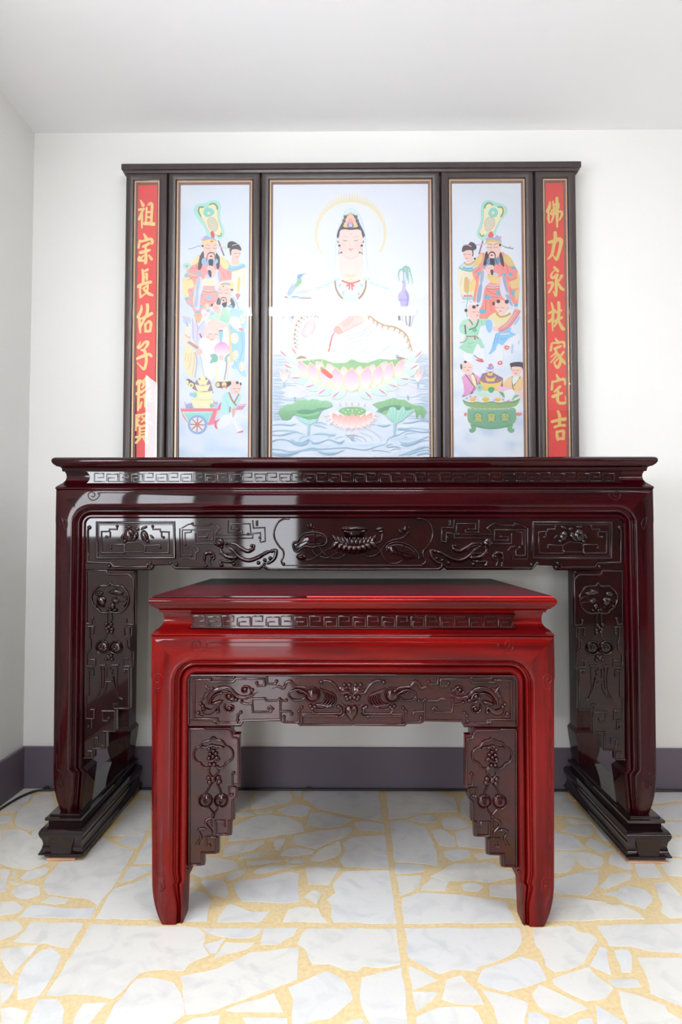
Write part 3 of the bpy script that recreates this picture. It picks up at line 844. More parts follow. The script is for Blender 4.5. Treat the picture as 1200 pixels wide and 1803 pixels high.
class Ink:
    """flat colour print on the plane y = Y, traced in pixel crops; every stroke lies a hair over the last"""
    def __init__(s, Y):
        s.Y = Y; s.m = MB(); s.n = 0; s.set(0, 0, 1)

    def set(s, ox, oy, sc):
        s.o = (ox, oy, sc)

    def p(s, x, y):
        return U(s.o[0]+x/s.o[2], s.o[1]+y/s.o[2], s.Y)

    def y(s):
        s.n += 1
        return s.Y-.00012-s.n*.000005

    def f(s, pts, c, c2=None, sm=True):
        if sm:
            pts = catmull(pts, 3, True)
        Q = [s.p(*a) for a in pts]; y = s.y()
        cols = []
        a, b = min(q[1] for q in pts), max(q[1] for q in pts)
        A = L_(c); B = L_(c2) if c2 else A
        for q in pts:
            t = (q[1]-a)/(b-a+1e-6); cols.append(tuple(A[i]+(B[i]-A[i])*t for i in range(3)))
        if area2(Q) < 0:
            Q = Q[::-1]; cols = cols[::-1]
        s.m.add([(q[0], y, q[1]) for q in Q], [tuple(range(len(Q)))], cols)

    def e(s, x, y, rx, ry=None, c=(0, 0, 0), c2=None, n=14):
        ry = ry or rx
        s.f([(x+rx*math.cos(2*PI*i/n), y+ry*math.sin(2*PI*i/n)) for i in range(n)], c, c2, False)

    def l(s, pts, c, w=8, sm=True, closed=False):
        W = w if isinstance(w, (list, tuple)) else [w]*len(pts)
        P3 = [(pts[i][0], pts[i][1], W[min(i, len(W)-1)]) for i in range(len(pts))]
        if sm and len(pts) > 2:
            P3 = catmull(P3, 4, closed)
        if closed:
            P3.append(P3[0])
        y = s.y(); v = []; f = []; n = len(P3)
        for i in range(n):
            a = P3[max(i-1, 0)]; b = P3[min(i+1, n-1)]
            d = (b[0]-a[0], b[1]-a[1]); L = math.hypot(*d) or 1
            h = P3[i][2]/2; nx, ny = -d[1]/L*h, d[0]/L*h
            q1 = s.p(P3[i][0]+nx, P3[i][1]+ny); q2 = s.p(P3[i][0]-nx, P3[i][1]-ny)
            v += [(q1[0], y-i*4e-7, q1[1]), (q2[0], y-i*4e-7, q2[1])]
        for i in range(n-1):
            f.append((2*i, 2*i+2, 2*i+3, 2*i+1))
        s.m.add(v, f, L_(c))

    def brush(s, pts, c, w, sm=True):
        """brush stroke with rounded ends"""
        s.l(pts, c, w, sm)
        W = w if isinstance(w, (list, tuple)) else [w, w]
        for q, r in ((pts[0], W[0]), (pts[-1], W[-1])):
            s.e(q[0], q[1], r/2, r/2, c, n=10)

    def ground(s, x0, x1, y0, y1, fn, nx=10, ny=40):
        v = []; f = []; c = []; y = s.Y
        for j in range(ny+1):
            for i in range(nx+1):
                px, py = x0+(x1-x0)*i/nx, y0+(y1-y0)*j/ny
                q = U(px, py, s.Y); v.append((q[0], y, q[1])); c.append(L_(fn(px, py)))
        for j in range(ny):
            for i in range(nx):
                a = j*(nx+1)+i; f.append((a, a+nx+1, a+nx+2, a+1))
        s.m.add(v, f, c)


from mathutils import noise as mnoise


def nz(x, y, s, k=0):
    return .5+.5*mnoise.noise(Vector((x*s, y*s*1.6, k*7.3)))


def mixc(a, b, t):
    t = max(0, min(1, t))
    return tuple(a[i]+(b[i]-a[i])*t for i in range(3))


YFR = 2.62                       # front of the frames
YPR = YFR+.020                   # the prints
ZB = pf_big_top = 0
PANELS = [(221, 294.3), (296, 457.8), (459.6, 774), (776, 938.8), (941.6, 1013.6)]
SKIN, DARK, WHITE = (252, 214, 204), (104, 102, 110), (243, 244, 250)


def fan(k, out, inn, greens, cloud, fl, oval, flame):
    k.f(out, (186, 238, 230)); k.f(inn, (250, 243, 204))
    k.l(inn, (232, 190, 160), 6, True, True)
    for g in greens:
        k.l(g, (140, 172, 120), 24)
    k.f(cloud, (160, 226, 218)); k.e(fl[0], fl[1], 26, 26, (250, 236, 190))
    k.f(oval, (226, 222, 196)); k.l(oval, (238, 178, 184), 9, True, True)
    k.f(flame, (242, 112, 116))


def eyes(k, x1, x2, y, w=34, c=(120, 100, 104)):
    for x in (x1, x2):
        k.l([(x-w, y), (x, y+6), (x+w, y)], c, 6)


def paint_left(k):
    k.ground(315, 446, 318, 812, lambda x, y: mixc(mixc((240, 243, 251), (222, 234, 250), nz(x, y, .02)*.9), (196, 221, 246), max(0, nz(x, y, .035, 2)*1.7-.75)*max(0, min(1, (y-560)/140))*1.1), 14, 50)
    k.set(312, 340, 9.23)
    fan(k, [(265, 260), (290, 210), (340, 185), (420, 165), (480, 150), (540, 125), (610, 115), (670, 140), (702, 190), (706, 260), (700, 340), (702, 430), (722, 500), (752, 570), (766, 640), (750, 710), (700, 745), (640, 732), (600, 700), (520, 700), (472, 690), (460, 620), (420, 540), (360, 460), (300, 380), (270, 320)],
        [(320, 240), (360, 225), (430, 230), (475, 240), (520, 200), (580, 165), (640, 180), (660, 240), (655, 340), (665, 430), (690, 520), (715, 590), (720, 660), (690, 705), (640, 682), (600, 640), (540, 640), (500, 600), (450, 500), (400, 410), (340, 330)],
        [[(430, 232), (365, 232), (345, 290), (385, 390)], [(520, 190), (590, 170), (640, 215), (650, 270)], [(655, 690), (700, 700), (715, 650)]],
        [(430, 275), (480, 240), (560, 250), (605, 310), (560, 370), (480, 390), (430, 350)], (510, 325),
        [(490, 440), (540, 395), (600, 410), (650, 480), (655, 560), (620, 620), (560, 610), (510, 550)], [(540, 650), (572, 610), (602, 670), (600, 730), (562, 735)])
    k.l([(665, 770), (760, 1020)], (168, 122, 152), 22)
    # girl attendant
    k.set(312, 460, 9.23)
    k.f([(880, 170), (1108, 110), (1132, 250), (1110, 400), (1050, 450), (1010, 520), (930, 520), (905, 480), (900, 300)], (252, 240, 224))
    k.f([(990, 265), (1022, 280), (1010, 480), (975, 500), (975, 350)], (244, 220, 140)); k.l([(1090, 200), (1060, 330), (1090, 400)], (226, 214, 204), 7); k.e(985, 555, 40, 34, (226, 160, 168)); k.e(980, 600, 20, 24, (226, 160, 168))
    k.f([(800, -30), (860, 60), (960, 75), (1060, 35), (1112, 92), (1000, 140), (880, 172), (785, 140)], (176, 216, 242)); k.l([(795, 130), (880, 165), (1000, 135), (1108, 90)], (238, 190, 170), 12); k.l([(800, 105), (880, 135), (1000, 108), (1095, 65)], (150, 208, 214), 16)
    k.l([(810, -20), (880, 45), (960, 55), (1020, 10)], (246, 232, 170), 16)
    k.set(312, 340, 9.23)
    k.f([(880, 920), (960, 900), (1022, 925), (1026, 1010), (985, 1085), (930, 1130), (890, 1060)], SKIN); k.f([(890, 1060), (985, 1060), (1000, 1130), (940, 1170), (880, 1130)], SKIN)
    k.f([(812, 860), (830, 800), (890, 782), (940, 800), (990, 830), (1030, 880), (1038, 935), (960, 912), (885, 922), (872, 985), (852, 960), (845, 900), (820, 890)], DARK)
    k.l([(890, 852), (950, 836), (1040, 820)], (236, 214, 190), 12); eyes(k, 940, 1004, 975, 22); k.l([(945, 1040), (985, 1040)], (236, 150, 150), 10); k.e(866, 990, 10, 24, DARK)
    # official in the red robe
    k.set(312, 460, 9.23)
    k.f([(340, -100), (270, -10), (200, 110), (120, 230), (82, 300), (90, 450), (120, 600), (150, 690), (230, 745), (265, 820), (300, 900), (350, 960), (420, 830), (600, 700), (680, 560), (690, 330), (880, 300), (885, 165), (800, 130), (720, 80), (640, -100), (480, -60)], (250, 172, 172), (250, 186, 180), False)
    k.f([(84, 290), (150, 250), (250, 320), (272, 420), (205, 440), (165, 470), (190, 570), (115, 600), (86, 420)], (250, 232, 178)); k.f([(340, -90), (255, 0), (190, 80), (290, 50), (370, -20)], (250, 234, 176)); k.f([(670, -70), (770, -50), (835, 60), (800, 132), (720, 85)], (250, 232, 172))
    for a in ([(190, 110), (300, 120), (340, 60)], [(170, 310), (260, 260), (330, 260)], [(180, 450), (230, 480), (250, 560)], [(430, 620), (520, 660), (620, 640)], [(300, 60), (330, 140)], [(740, 180), (770, 280)], [(820, 170), (850, 260)]):
        k.l(a, (226, 130, 136), 8)
    for x, y, r in ((430, 30, 40), (350, 205, 38), (150, 235, 36), (255, 515, 30), (160, 612, 40), (400, 555, 28), (512, 588, 42), (330, 825, 38), (385, 735, 30), (625, 510, 28), (230, 720, 26)):
        k.e(x, y, r, r*.8, (164, 204, 228))
    k.f([(340, 270), (400, 280), (425, 400), (400, 490), (372, 600), (355, 790), (285, 762), (262, 640), (292, 400)], (228, 230, 244)); k.f([(320, 300), (372, 285), (340, 500), (300, 520)], (186, 204, 236)); k.f([(300, 540), (345, 540), (320, 740), (272, 720)], (192, 204, 234)); k.l([(335, 280), (292, 400), (258, 640), (280, 760)], (246, 226, 160), 9)
    k.f([(640, 130), (690, 200), (695, 330), (655, 480), (605, 430), (590, 250)], (232, 231, 245)); k.f([(655, 160), (690, 210), (700, 330), (672, 320)], (190, 204, 234))
    k.f([(400, 330), (450, 270), (560, 250), (640, 300), (600, 395), (500, 402), (420, 392)], (250, 238, 222)); k.e(510, 340, 70, 32, (236, 240, 206)); k.f([(450, 240), (540, 215), (590, 260), (500, 290)], (216, 226, 246))
    k.l([(420, 420), (520, 440), (620, 425)], (232, 196, 214), 14); k.l([(415, 448), (520, 465), (620, 448)], (176, 206, 222), 10); k.l([(415, 466), (520, 486), (615, 466)], (248, 226, 150), 14); k.l([(415, 484), (520, 504), (612, 484)], (200, 130, 124), 8)
    k.set(312, 340, 9.23)
    k.f([(400, 965), (430, 950), (432, 1060), (385, 1230), (335, 1230), (360, 1050)], DARK); k.f([(620, 950), (660, 1000), (690, 1060), (680, 1220), (640, 1220), (625, 1080)], DARK)
    k.f([(410, 1060), (480, 1080), (640, 1070), (650, 1140), (520, 1170), (400, 1150)], (172, 206, 234))
    k.f([(425, 830), (520, 800), (622, 825), (638, 900), (632, 980), (590, 1050), (540, 1075), (490, 1060), (440, 1000), (420, 920)], SKIN)
    k.l([(395, 860), (340, 862), (270, 890), (180, 912)], (186, 196, 208), 18); k.l([(640, 840), (700, 875), (770, 890), (860, 902)], (222, 214, 178), 12)
    k.f([(400, 850), (408, 770), (520, 745), (622, 765), (652, 850), (590, 815), (520, 805), (450, 820)], (250, 226, 154)); k.f([(405, 780), (420, 720), (480, 690), (540, 720), (600, 735), (645, 780), (530, 752)], (186, 192, 226)); k.f([(385, 760), (400, 730), (430, 730), (420, 780)], (240, 190, 222)); k.e(560, 785, 26, 12, (236, 130, 110)); k.e(412, 860, 16, 18, (90, 84, 92))
    eyes(k, 500, 612, 893, 36); k.l([(465, 850), (500, 842), (530, 862)], (188, 150, 140), 8); k.l([(590, 862), (620, 842), (642, 850)], (188, 150, 140), 8); k.l([(545, 890), (525, 950), (560, 962)], (232, 178, 168), 6)
    k.l([(470, 1120), (490, 1010), (520, 975), (580, 972), (605, 1010), (620, 1110)], (132, 108, 112), [8, 14, 18, 18, 14, 8]); k.f([(510, 1085), (580, 1080), (578, 1180), (545, 1220), (515, 1170)], (86, 96, 106)); k.e(550, 1028, 24, 14, (180, 80, 88)); k.l([(540, 1040), (600, 1090)], (226, 222, 224), 10)
    k.set(312, 460, 9.23)
    k.f([(480, 100), (540, 70), (600, 110), (626, 170), (620, 225), (560, 230), (500, 160)], SKIN); k.f([(498, 150), (552, 160), (548, 262), (515, 235)], (92, 94, 106)); k.l([(520, 110), (590, 150)], (226, 168, 158), 6)
    k.f([(90, 60), (150, 30), (222, 60), (205, 120), (120, 122)], (196, 236, 216)); k.e(155, 82, 22, 18, (240, 168, 174)); k.l([(160, 120), (170, 190), (320, 240)], (214, 226, 186), 22)
    # second official in blue
    k.f([(880, 760), (1000, 790), (1110, 830), (1116, 1050), (1040, 1130), (900, 1010), (830, 930)], (190, 226, 250)); k.set(312, 560, 9.23)
    k.f([(840, 90), (900, 150), (1000, 220), (1080, 190), (1104, 350), (1092, 600), (1080, 800), (1124, 955), (1030, 925), (980, 840), (868, 800), (962, 680), (900, 560), (870, 300)], (172, 216, 250), (188, 224, 250))
    for x, y, rx, ry in ((930, 330, 62, 90), (950, 590, 44, 66), (1050, 790, 44, 80), (1056, 20, 50, 70)):
        k.e(x, y, rx, ry, (246, 244, 226)); 
        for j in range(7):
            k.e(x+rx*.6*math.cos(j*2.4), y+ry*.6*math.sin(j*2.4), 9, 9, ((240, 214, 140), (180, 206, 196), (236, 190, 170))[j % 3], n=6)
    k.l([(1040, 260), (1060, 480), (1010, 700)], (150, 200, 244), 14); k.l([(920, 680), (960, 780)], (150, 200, 244), 10)
    k.set(312, 460, 9.23)
    k.f([(830, 925), (960, 900), (1022, 1000), (1030, 1100), (900, 1030)], (240, 240, 250)); k.f([(990, 1100), (1030, 1085), (1075, 1100), (1040, 1130)], (240, 160, 160)); k.l([(900, 580), (960, 680), (1000, 780)], (190, 212, 240), 20)
    k.f([(740, 740), (800, 760), (850, 850), (862, 910), (825, 1010), (700, 965), (690, 940), (720, 850)], (200, 238, 214), (186, 228, 204)); k.f([(520, 880), (600, 840), (680, 860), (690, 940), (520, 940)], (204, 236, 216)); k.f([(520, 880), (540, 810), (600, 830), (600, 860)], (196, 216, 240))
    k.l([(770, 740), (830, 840), (860, 900)], (246, 236, 180), 10); k.l([(745, 750), (700, 930)], (230, 220, 170), 8)
    k.f([(640, 640), (680, 585), (705, 700), (640, 700)], (116, 118, 128)); k.f([(875, 590), (940, 700), (905, 765), (850, 700)], (116, 118, 128))
    k.f([(670, 430), (760, 405), (872, 450), (872, 600), (830, 690), (780, 712), (720, 650), (690, 600), (660, 520)], SKIN); k.f([(800, 720), (885, 715), (892, 760), (830, 752)], (160, 206, 242)); k.e(850, 680, 26, 24, (246, 224, 190))
    k.f([(665, 400), (740, 335), (900, 325), (915, 460), (800, 412), (720, 412)], (250, 231, 178)); k.f([(690, 380), (780, 345), (862, 365), (858, 390), (740, 388)], (188, 190, 220)); k.e(746, 408, 12, 10, (150, 130, 90)); k.f([(860, 455), (905, 455), (905, 480), (875, 478)], (110, 104, 106))
    eyes(k, 700, 800, 515, 32); k.l([(665, 462), (690, 456), (720, 476)], (188, 150, 140), 8); k.l([(770, 476), (810, 456), (836, 466)], (188, 150, 140), 8)
    k.l([(700, 680), (712, 610), (750, 590), (790, 605), (806, 680)], (126, 108, 112), [8, 14, 16, 14, 8]); k.f([(722, 690), (800, 664), (796, 735), (755, 748)], (96, 98, 104)); k.e(750, 636, 20, 12, (184, 90, 96))
    k.f([(560, 740), (600, 690), (700, 740), (690, 850), (600, 820)], SKIN); k.f([(550, 700), (580, 690), (570, 730), (550, 735)], (80, 78, 84)); k.e(635, 755, 22, 16, (240, 180, 176))
    # old man with a peach
    k.f([(390, 800), (480, 730), (540, 800), (500, 920), (420, 940)], (246, 238, 232)); 
    for x, y, c in ((480, 720, (246, 230, 180)), (440, 760, (238, 200, 200)), (500, 800, (200, 200, 230)), (460, 870, (236, 226, 236))):
        k.e(x, y, 34, 30, c)
    k.f([(265, 870), (350, 900), (410, 880), (360, 1000), (320, 980)], (250, 200, 150)); k.f([(90, 950), (160, 900), (230, 940), (210, 1010), (120, 1010)], (206, 220, 236)); k.l([(150, 1000), (170, 1080), (150, 1150)], (206, 160, 170), 18); k.e(110, 910, 40, 20, (240, 214, 220))
    k.set(312, 560, 9.23)
    k.f([(245, 20), (330, 150), (440, 40), (450, 250), (370, 460), (250, 350)], (226, 222, 242)); k.l([(250, 0), (260, 350)], (196, 180, 214), 10); k.l([(300, 20), (340, 200)], (190, 170, 206), 12); k.l([(440, 50), (330, 200), (330, 380)], (198, 190, 222), 9); k.l([(365, 255), (395, 320)], (176, 120, 130), 24)
    k.f([(160, 400), (120, 500), (100, 620), (110, 760), (160, 900), (240, 985), (275, 880), (295, 700), (300, 560), (210, 470)], (250, 238, 202), (250, 234, 196))
    for a in ([(150, 560), (120, 700)], [(230, 560), (200, 780), (160, 820)], [(275, 560), (270, 760), (240, 940)], [(180, 580), (175, 700)]):
        k.l(a, (240, 206, 170), 12)
    k.l([(290, 560), (320, 720), (285, 970)], (200, 200, 222), 20)
    k.e(130, 320, 62, 76, (250, 236, 222)); k.e(165, 200, 44, 62, (250, 240, 216)); k.l([(130, 270), (180, 320), (210, 300)], (238, 180, 160), 14)
    k.f([(470, 130), (520, 50), (600, 20), (680, 55), (690, 200), (655, 320), (600, 390), (530, 355), (460, 310), (440, 230)], (252, 222, 212)); k.f([(690, 150), (680, 60), (820, 120), (800, 170), (740, 165)], (252, 220, 210)); k.f([(680, 205), (742, 205), (720, 385), (690, 375)], (166, 212, 246)); k.l([(670, 212), (740, 205)], (206, 120, 130), 18)
    k.f([(740, 180), (830, 170), (860, 500), (850, 700), (860, 1010), (640, 1090), (620, 800), (660, 640), (760, 400)], (240, 240, 250)); k.f([(815, 95), (862, 220), (890, 500), (912, 690), (870, 722), (845, 560), (832, 250)], (242, 218, 172)); k.l([(800, 660), (800, 800), (762, 1010)], (184, 184, 200), 26); k.l([(830, 690), (840, 800), (820, 1000)], (246, 222, 178), 20); k.l([(630, 740), (640, 1130)], (250, 241, 196), 30)
    k.f([(370, 350), (470, 320), (560, 385), (650, 340), (625, 600), (620, 900), (560, 1000), (450, 920), (400, 700), (355, 480)], (245, 245, 251)); k.l([(440, 560), (460, 800)], (226, 230, 242), 6); k.l([(540, 560), (540, 860)], (226, 230, 242), 6); k.l([(385, 620), (430, 940)], (206, 214, 224), 14)
    eyes(k, 535, 628, 262, 32); k.l([(480, 228), (540, 222), (580, 236)], (240, 232, 236), 14); k.l([(600, 236), (650, 232)], (240, 232, 236), 12); k.l([(530, 350), (590, 350)], (236, 150, 150), 12); k.e(500, 310, 36, 24, (250, 200, 196)); k.l([(580, 270), (600, 320), (570, 330)], (236, 180, 172), 6)
    k.f([(158, 400), (200, 372), (352, 470), (322, 512)], (206, 168, 156), None, False); k.l([(200, 372), (352, 466)], (248, 226, 170), 12)
    k.f([(300, 545), (350, 490), (412, 530), (395, 590), (340, 612)], (250, 206, 202))
    k.f([(595, 520), (620, 450), (680, 400), (730, 385), (790, 415), (845, 480), (850, 560), (790, 620), (690, 625), (620, 590)], (250, 162, 212), (248, 246, 250)); k.l([(600, 500), (640, 430), (730, 392), (800, 425), (846, 490)], (250, 184, 220), 8)
    k.f([(528, 735), (560, 655), (535, 605), (610, 580), (660, 635), (645, 710), (590, 722)], (150, 202, 182)); k.f([(770, 690), (785, 620), (852, 578), (850, 610), (812, 650), (800, 725)], (160, 206, 186)); k.f([(675, 615), (740, 600), (752, 675), (690, 685)], (252, 214, 204))
    k.f([(140, 1050), (180, 985), (330, 1100), (340, 1190), (240, 1140)], (136, 124, 136)); k.f([(640, 1040), (862, 1025), (850, 1110), (650, 1135)], (136, 124, 136)); k.e(225, 1095, 44, 44, (244, 236, 190)); k.e(225, 1095, 20, 20, (180, 168, 120)); k.e(160, 1050, 26, 40, (244, 236, 190)); k.e(660, 1085, 30, 36, (240, 222, 180)); k.e(762, 1080, 40, 40, (246, 226, 170)); k.l([(630, 1030), (860, 1025)], (250, 238, 180), 18); k.l([(720, 1150), (765, 1100), (808, 1150)], (240, 140, 120), 20)
    # cart of gold
    k.set(312, 660, 9.23)
    k.f([(400, 20), (290, 110), (270, 240), (330, 260), (590, 300), (540, 110), (450, 20)], (168, 146, 170), None, False)
    for j, (a, b, y0, y1, e) in enumerate(((215, 597, 380, 545, 50), (250, 582, 258, 395, 45), (283, 542, 155, 265, 40), (318, 512, 70, 165, 34))):
        m_ = (a+b)/2
        k.f([(a, y0), (a+e, y0+8), (m_, y0+24), (b-e, y0+8), (b, y0), (b-e*1.3, y1), (a+e*1.3, y1)], (252, 241, 196), (252, 244, 206), False)
        k.l([(a, y0), (a+e, y0+22), (m_, y0+34), (b-e, y0+22), (b, y0)], (238, 214, 140), 7); k.l([(a+e, y1-30), (m_, y1-22), (b-e, y1-30)], (244, 226, 160), 5)
    k.e(416, 55, 46, 44, (253, 243, 188))
    k.e(230, 320, 34, 34, (170, 210, 244)); k.e(285, 330, 40, 44, (160, 214, 208)); k.e(560, 500, 34, 34, (164, 214, 186)); k.e(625, 490, 34, 34, (190, 216, 244))
    for j in range(9):
        k.l([(120+14*j, 440+(j*37) % 40), (150+12*j, 540)], ((178, 160, 200), (190, 184, 222))[j % 2], 9)
    for j in range(5):
        k.l([(590+16*j, 410+(j*29) % 30), (600+12*j, 480)], (214, 170, 198), 8)
    k.f([(50, 550), (650, 548), (700, 450), (722, 460), (722, 540), (660, 590), (600, 800), (500, 822), (480, 790), (190, 780), (160, 775), (100, 690)], (240, 128, 146), (242, 150, 178), False)
    k.f([(90, 608), (575, 602), (500, 780), (190, 780)], (168, 230, 232), (150, 220, 226), False); k.l([(85, 606), (580, 602), (500, 770)], (250, 244, 190), 12, False); k.l([(85, 606), (180, 770)], (250, 244, 190), 12)
    k.l([(655, 570), (610, 760)], (250, 244, 190), 10); k.l([(600, 745), (640, 755), (712, 705)], (240, 130, 142), 22); k.l([(630, 755), (620, 830), (650, 875)], (240, 130, 142), 34)
    k.e(330, 810, 158, 156, (150, 176, 224), n=24); k.e(326, 810, 122, 122, (236, 230, 228), n=24); k.l([(330+146*math.cos(t*PI/10), 810+146*math.sin(t*PI/10)) for t in range(20)], (176, 200, 238), 8, True, True)
    for j in range(8):
        a = j*PI/4+.06; k.l([(326, 810), (326+118*math.cos(a), 810+118*math.sin(a))], (158, 128, 130), 15)
    k.e(326, 808, 34, 34, (238, 120, 128))
    # boy
    k.f([(700, 700), (830, 630), (965, 640), (1000, 800), (1062, 905), (985, 940), (900, 780), (780, 850), (650, 860)], (242, 245, 251)); k.l([(960, 700), (1000, 840), (1050, 905)], (222, 222, 234), 6); k.f([(960, 945), (1050, 905), (1072, 920), (1060, 936)], (240, 140, 150))
    k.f([(830, 280), (745, 330), (718, 450), (700, 560), (720, 620), (840, 640), (930, 540), (1000, 460), (1034, 340), (990, 310), (930, 450)], (188, 236, 238), (196, 238, 240)); k.l([(790, 400), (830, 520), (850, 590)], (150, 210, 216), 7); k.l([(860, 520), (850, 610)], (190, 150, 120), 24)
    k.f([(845, 200), (865, 130), (930, 88), (1010, 130), (1034, 200), (1004, 285), (930, 312), (870, 262)], SKIN); k.e(842, 140, 36, 36, DARK); k.e(975, 130, 26, 24, DARK); k.e(1030, 148, 16, 26, DARK); eyes(k, 930, 1002, 222, 24); k.l([(935, 278), (985, 280)], (236, 150, 150), 10)
    k.l([(838, 285), (890, 410), (960, 500)], (180, 148, 130), 26); k.l([(1002, 310), (930, 450)], (180, 148, 130), 22); k.l([(822, 295), (880, 440)], (248, 236, 180), 8)
    k.f([(940, 570), (1000, 485), (1125, 472), (1052, 570)], (228, 166, 190), None, False); k.l([(1000, 500), (1100, 490)], (246, 220, 220), 14); k.f([(890, 560), (940, 540), (945, 590), (915, 690), (895, 680)], (240, 190, 190))


def paint_right(k):
    k.ground(793, 931, 318, 812, lambda x, y: mixc(mixc((242, 245, 252), (230, 238, 250), nz(x, y, .02)*.9), (196, 214, 238), max(0, nz(x, y, .035, 5)*1.8-.75)*max(.1, min(1, (y-560)/140))), 14, 50)
    k.set(794, 340, 9.23)
    fan(k, [(480, 250), (500, 170), (560, 122), (650, 120), (720, 150), (800, 170), (880, 210), (916, 270), (890, 350), (830, 420), (780, 510), (740, 600), (710, 690), (600, 700), (560, 762), (490, 762), (430, 712), (414, 630), (450, 540), (480, 430), (480, 330)],
        [(530, 260), (550, 190), (610, 155), (680, 190), (740, 220), (830, 220), (872, 260), (860, 330), (800, 420), (740, 520), (690, 625), (600, 640), (540, 700), (480, 700), (455, 640), (490, 560), (520, 440), (525, 340)],
        [[(540, 250), (560, 190), (620, 160), (680, 200)], [(750, 225), (830, 240), (840, 320), (800, 390)], [(460, 650), (490, 700), (535, 680)]],
        [(600, 330), (640, 250), (720, 240), (760, 320), (720, 390), (640, 390)], (680, 318),
        [(540, 480), (580, 410), (640, 390), (700, 430), (700, 520), (650, 590), (580, 620), (545, 560)], [(595, 690), (625, 640), (650, 618), (690, 680), (670, 725), (610, 722)])
    k.l([(515, 770), (450, 990)], (168, 112, 146), 22)
    # girl attendant with lantern
    k.set(794, 450, 9.23)
    k.f([(125, 210), (108, 350), (130, 520), (170, 640), (330, 640), (380, 560), (370, 380), (330, 240)], (244, 236, 214), (246, 232, 196)); k.f([(215, 370), (275, 370), (290, 580), (215, 585)], (222, 190, 130)); k.f([(310, 440), (370, 350), (400, 380), (360, 560), (300, 580)], (246, 222, 140)); k.l([(180, 340), (150, 480)], (222, 208, 180), 8); k.l([(300, 380), (290, 480)], (230, 200, 200), 20)
    k.f([(125, 170), (200, 110), (290, 130), (400, 150), (420, 200), (320, 262), (200, 240), (118, 200)], (204, 228, 230)); k.l([(122, 195), (210, 235), (320, 250), (400, 205)], (120, 190, 176), 22); k.l([(190, 190), (260, 215), (350, 205)], (120, 180, 236), 26); k.l([(205, 105), (260, 150), (330, 130), (390, 80)], (222, 180, 130), 26)
    k.set(794, 340, 9.23)
    k.f([(190, 960), (260, 925), (352, 935), (362, 1010), (330, 1070), (270, 1110), (220, 1070), (195, 1010)], SKIN); k.f([(230, 1070), (340, 1050), (350, 1110), (280, 1140)], SKIN)
    k.f([(180, 960), (176, 900), (210, 840), (280, 830), (310, 795), (370, 810), (410, 870), (395, 920), (362, 930), (360, 1000), (340, 970), (330, 930), (250, 930)], (94, 92, 98)); k.l([(205, 850), (265, 842), (330, 870)], (234, 170, 190), 16); eyes(k, 222, 290, 992, 24); k.l([(235, 1060), (275, 1060)], (236, 130, 130), 12); k.e(348, 1010, 10, 20, (90, 88, 94)); k.f([(360, 1060), (400, 1050), (390, 1090)], (90, 88, 94))
    # official
    k.set(794, 450, 9.23)
    k.f([(480, -50), (400, 60), (440, 160), (340, 260), (350, 330), (400, 420), (370, 600), (350, 740), (430, 780), (500, 800), (440, 900), (460, 1030), (560, 1040), (700, 960), (900, 900), (1010, 780), (1080, 830), (1106, 600), (1112, 400), (1080, 250), (1040, 180), (1000, 100), (930, 20), (840, -60), (650, -20)], (248, 160, 156), (248, 156, 144), False)
    k.f([(440, 20), (500, -40), (500, 80), (430, 160), (350, 170), (390, 80)], (240, 214, 140)); k.f([(860, 40), (880, -30), (960, 30), (1020, 130), (1010, 175), (930, 160), (870, 110)], (234, 208, 140)); k.f([(940, 430), (1060, 380), (1070, 270), (1108, 330), (1110, 420), (1100, 520), (960, 530)], (238, 210, 150)); k.f([(1040, 580), (1106, 540), (1104, 620), (1060, 740), (1030, 650)], (236, 208, 146))
    for a in ([(880, 120), (920, 240), (900, 290)], [(800, 130), (850, 230)], [(900, 350), (960, 400), (1060, 360)], [(400, 380), (460, 300)], [(570, 560), (680, 620), (800, 640)], [(560, 620), (600, 660), (760, 680)], [(560, 720), (560, 900)], [(640, 720), (650, 900)], [(380, 280), (470, 200)], [(950, 460), (970, 600)]):
        k.l(a, (222, 112, 110), 9)
    for x, y, rx, ry in ((540, 155, 36, 34), (1005, 200, 44, 22), (450, 295, 34, 28), (866, 318, 26, 32), (960, 305, 36, 28), (760, 603, 42, 36), (1000, 605, 34, 40), (590, 680, 64, 30), (505, 908, 66, 36), (1050, 808, 34, 28)):
        k.e(x, y, rx, ry, (122, 190, 222))
    k.f([(500, 230), (560, 240), (600, 330), (640, 420), (590, 470), (540, 540), (500, 790), (420, 775), (395, 740), (440, 500), (470, 320)], (230, 231, 245)); k.f([(480, 260), (530, 250), (520, 400), (470, 470)], (170, 190, 216)); k.f([(450, 490), (505, 485), (470, 740), (410, 740)], (158, 178, 212)); k.l([(470, 300), (440, 500), (395, 740)], (246, 224, 160), 9)
    k.f([(800, 360), (860, 350), (900, 500), (940, 650), (1010, 810), (1000, 870), (930, 860), (880, 730), (810, 640), (790, 500)], (230, 231, 245)); k.f([(830, 360), (870, 360), (920, 600), (880, 560)], (160, 182, 214)); k.f([(880, 650), (930, 640), (1000, 810), (960, 800)], (168, 188, 220))
    k.f([(580, 350), (640, 310), (740, 330), (800, 400), (790, 460), (690, 450), (620, 410)], (244, 216, 136)); k.f([(640, 320), (680, 280), (740, 285), (770, 330)], (206, 212, 246)); k.f([(740, 400), (800, 340), (810, 440), (760, 460)], (250, 206, 190)); k.l([(590, 330), (700, 350)], (226, 190, 110), 8)
    k.l([(600, 480), (690, 490), (790, 475)], (246, 190, 206), 20); k.l([(590, 500), (690, 512), (780, 500)], (150, 180, 200), 12); k.l([(580, 518), (690, 530), (780, 520)], (238, 220, 170), 14); k.l([(570, 534), (690, 546), (780, 536)], (210, 90, 90), 10)
    k.set(794, 340, 9.23)
